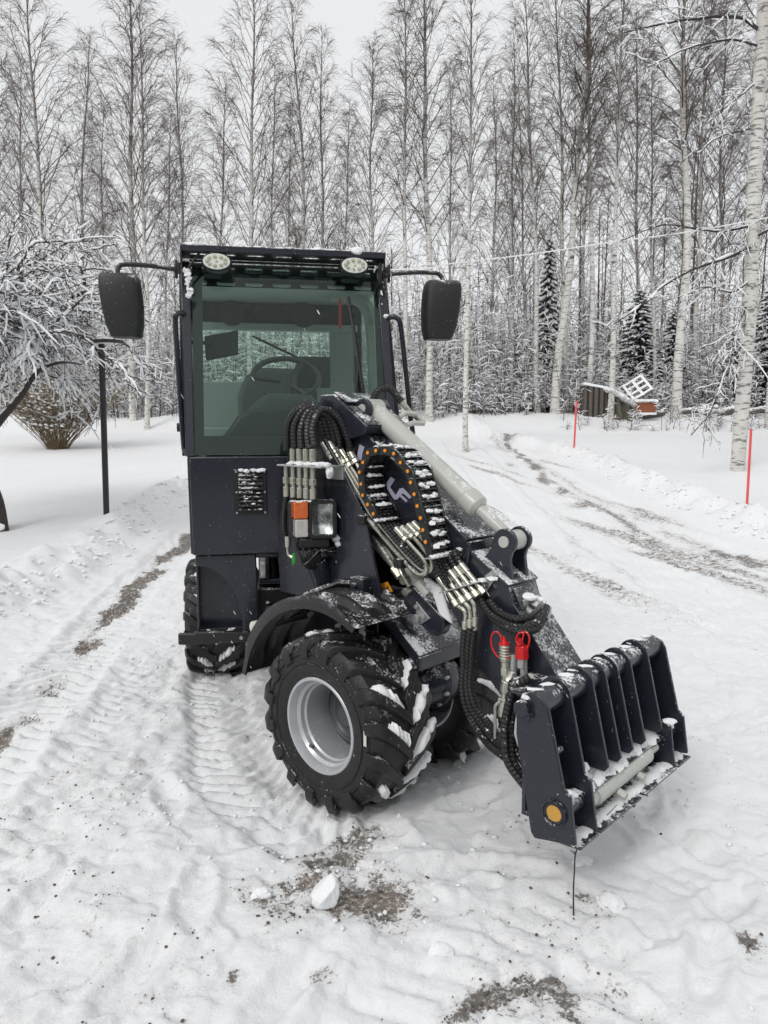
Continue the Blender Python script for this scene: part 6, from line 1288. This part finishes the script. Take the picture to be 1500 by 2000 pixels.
def log(p, q, r_, lab, dd=0):
    a, b = W(*p, dd), W(*q, dd + .3); o = thing('log', tuple(a), lab, 'log', 'felled logs under snow'); P = MB(); P.tube([a, (a + b) / 2 + [0, 0, .02], b], [r_, r_ * .95, r_ * .8], 12, smooth=3); part('stem', P, 'wood', o)
    P = MB(); n = int(np.linalg.norm(b - a) / .13)
    for k in range(n): t = (k + .5) / n; c = a + (b - a) * t; P.blob((c[0], c[1], c[2] + r_ * .8), (.11, r_ * .9, r_ * .55), k, 1, .4)
    part('snow_cap', P, 'snow', o)
LD = 0
log((1256, 812), (1296, 808), .11, 'short round grey log lying right under the rust-red box'); log((1322, 806), (1402, 798), .10, 'long snow-covered log on the ground right of the stout leaning birch', 0); log((1380, 812), (1440, 800), .13, 'thicker felled log end beside the nearest birch trunk', .1); log((1462, 806), (1530, 792), .10, 'felled log running out of the photo at the right edge', 0)
# snow chunk, slabs, twig
c = gpoint(636, 1765); P = MB(); bm = bmesh.new(); bmesh.ops.create_icosphere(bm, subdivisions=4, radius=1.)
rr = random.Random(4); pl_ = [(Vector((rr.gauss(0, 1), rr.gauss(0, 1), rr.gauss(0, 1))).normalized(), .62 + .25 * rr.random()) for _ in range(13)]; vs = []
for v in bm.verts:
    q = v.co.copy()
    for nrm, d in pl_:
        k = q.dot(nrm)
        if k > d: q -= nrm * (k - d)
    q += q * .13 * float(fbm(q[0] * 3.2 + q[2], q[1] * 3.2 + q[2] * 2, 3)) + q * .05 * float(fbm(q[0] * 11 + q[2] * 5, q[1] * 11, 6)); vs.append((c[0] + q[0] * .050 + q[2] * .008, c[1] + q[1] * .055 + .01, gz(c[0], c[1]) + .030 + q[2] * .062 + q[1] * .015))
P.add(vs, [tuple(v.index for v in f.verts) for f in bm.faces]); bm.free(); solo('snow_chunk', P, 'snow', (c[0], c[1], 0), 'fist-sized angular white snow chunk lying on the gravel patch in front of the tyre', 'snow chunk', 'loose snow chunks', ang=24)
for (px, py, sc, sd_, lab) in ((514, 1754, .028, 3, 'small round snow lump left of the angular chunk on the gravel'), (1195, 1770, .035, 9, 'flat snow slab right of the upright twig'), (1137, 1690, .026, 5, 'small snow lump just right of the forked twig top'), (860, 1852, .03, 7, 'low snow lump on the trampled snow below the gravel patch')):
    c = gpoint(px, py); P = MB(); P.blob((c[0], c[1], gz(c[0], c[1]) + sc * .3), (sc * 1.3, sc, sc * .7), sd_, 3, .5); solo('snow_chunk', P, 'snow', (c[0], c[1], 0), lab, 'snow chunk', 'loose snow chunks')
g = gpoint(1121, 1785); dist = g[1]; P = MB(); gzv = gz(g[0], g[1])
L = [(g[0], g[1], gzv - .03)] + [tuple(at_y(a, b, dist + .01 * k)) for k, (a, b) in enumerate(((1120, 1740), (1122, 1700), (1124, 1668), (1135, 1645), (1150, 1628), (1160, 1618)))]; P.tube(L, [.0028, .0026, .0024, .0022, .0018, .0015, .001], 6, smooth=4)
P.tube([tuple(at_y(1124, 1670, dist)), tuple(at_y(1119, 1664, dist)), tuple(at_y(1114, 1661, dist))], .0014, 5); P.tube([tuple(at_y(1123, 1669, dist)), tuple(at_y(1122, 1662, dist))], .0012, 5); P.tube([tuple(at_y(1158, 1620, dist + .05)), tuple(at_y(1166, 1612, dist + .06)), tuple(at_y(1180, 1598, dist + .10)), tuple(at_y(1205, 1572, dist + .14))], .0013, 5, smooth=3); P.tube([tuple(at_y(1156, 1622, dist + .05)), tuple(at_y(1160, 1631, dist + .05))], .001, 5)
solo('twig', P, 'applebark', (g[0], g[1], gzv), 'thin dark forked twig stuck upright in the snow under the attachment frame', 'twig')
# crumbs of snow and gravel stones (nobody could count them)
def scatter(name, pts, rmin, rmax, matn, seed, flat=.7):
    r = np.random.RandomState(seed); n = len(pts); x, y = pts[:, 0], pts[:, 1]; z = height(x, y); rr = rmin + (rmax - rmin) * r.rand(n) ** 2.5
    ico = bmesh.new(); bmesh.ops.create_icosphere(ico, subdivisions=1, radius=1.); iv = np.array([v.co for v in ico.verts]); fi = np.array([[v.index for v in f.verts] for f in ico.faces]); ico.free()
    V = iv[None] * (1 + .45 * (r.rand(n, len(iv), 1) - .5)) * rr[:, None, None] * np.array([1, 1, flat]) * (.7 + .6 * r.rand(n, 1, 3)); V += np.stack([x, y, z + rr * .3], -1)[:, None]
    Fa = fi[None] + (np.arange(n) * len(iv))[:, None, None]; me = np_mesh(name, [(V.reshape(-1, 3), Fa.reshape(-1, 3), 0)], [matn], smooth=(matn == 'snow')); return tag(link(bpy.data.objects.new(name, me)), kind='stuff')
r = np.random.RandomState(2); pts = np.stack([-2.4 + 5.2 * r.rand(9000), 1.3 + 6.5 * r.rand(9000) ** 1.3], -1); k = fbm(pts[:, 0] * 1.6, pts[:, 1] * 1.6, 99, 3) + .9 * (r.rand(9000) - .5) > .22; pts = pts[k]
bl = []; 
for sgn, ef in ((-1, edge_l), (1, edge_r)):
    yy = 5 + 14 * r.rand(900) ** 1.3; bl.append(np.stack([ef(yy) + sgn * .1 + r.randn(900) * .16, yy], -1))
scatter('snow_crumbs', np.concatenate([pts]), .0025, .013, 'snow', 1); scatter('berm_crumbs', np.concatenate(bl), .006, .042, 'snow', 3, .55)
def dirt_at(x, y): return dirt[np.clip(np.searchsorted(Y, y), 0, len(Y) - 1), np.clip(np.searchsorted(X, x), 0, len(X) - 1)]
gp = np.stack([-2.8 + 5.4 * r.rand(150000), 1.25 + 5.6 * r.rand(150000)], -1); dd_ = dirt_at(gp[:, 0], gp[:, 1]); keep = (dd_ > .25) & (r.rand(len(gp)) < .55 * dd_ ** 2) & (fbm(gp[:, 0] * 14, gp[:, 1] * 14, 401, 3) > -.05); gp = gp[keep]
scatter('gravel', gp, .0010, .0062, 'gravel', 4)
# a few snowflakes in the air
n = 260; p = np.stack([-2.2 + 4.4 * r.rand(n), 1.2 + 2.6 * r.rand(n), .1 + 2.6 * r.rand(n)], -1); dv = np.array([.0035, .0, -.006]) * (.4 + r.rand(n, 1)); Qf = np.stack([p - dv, p, p + dv], 1)
tag(link(bpy.data.objects.new('snowflakes', np_mesh('snowflakes', [tubes_np(Qf, np.array([.0004, .0012, .0004])[None] * (.5 + .8 * r.rand(n, 1)), 5) + (0,)], ['snow']))), kind='stuff')
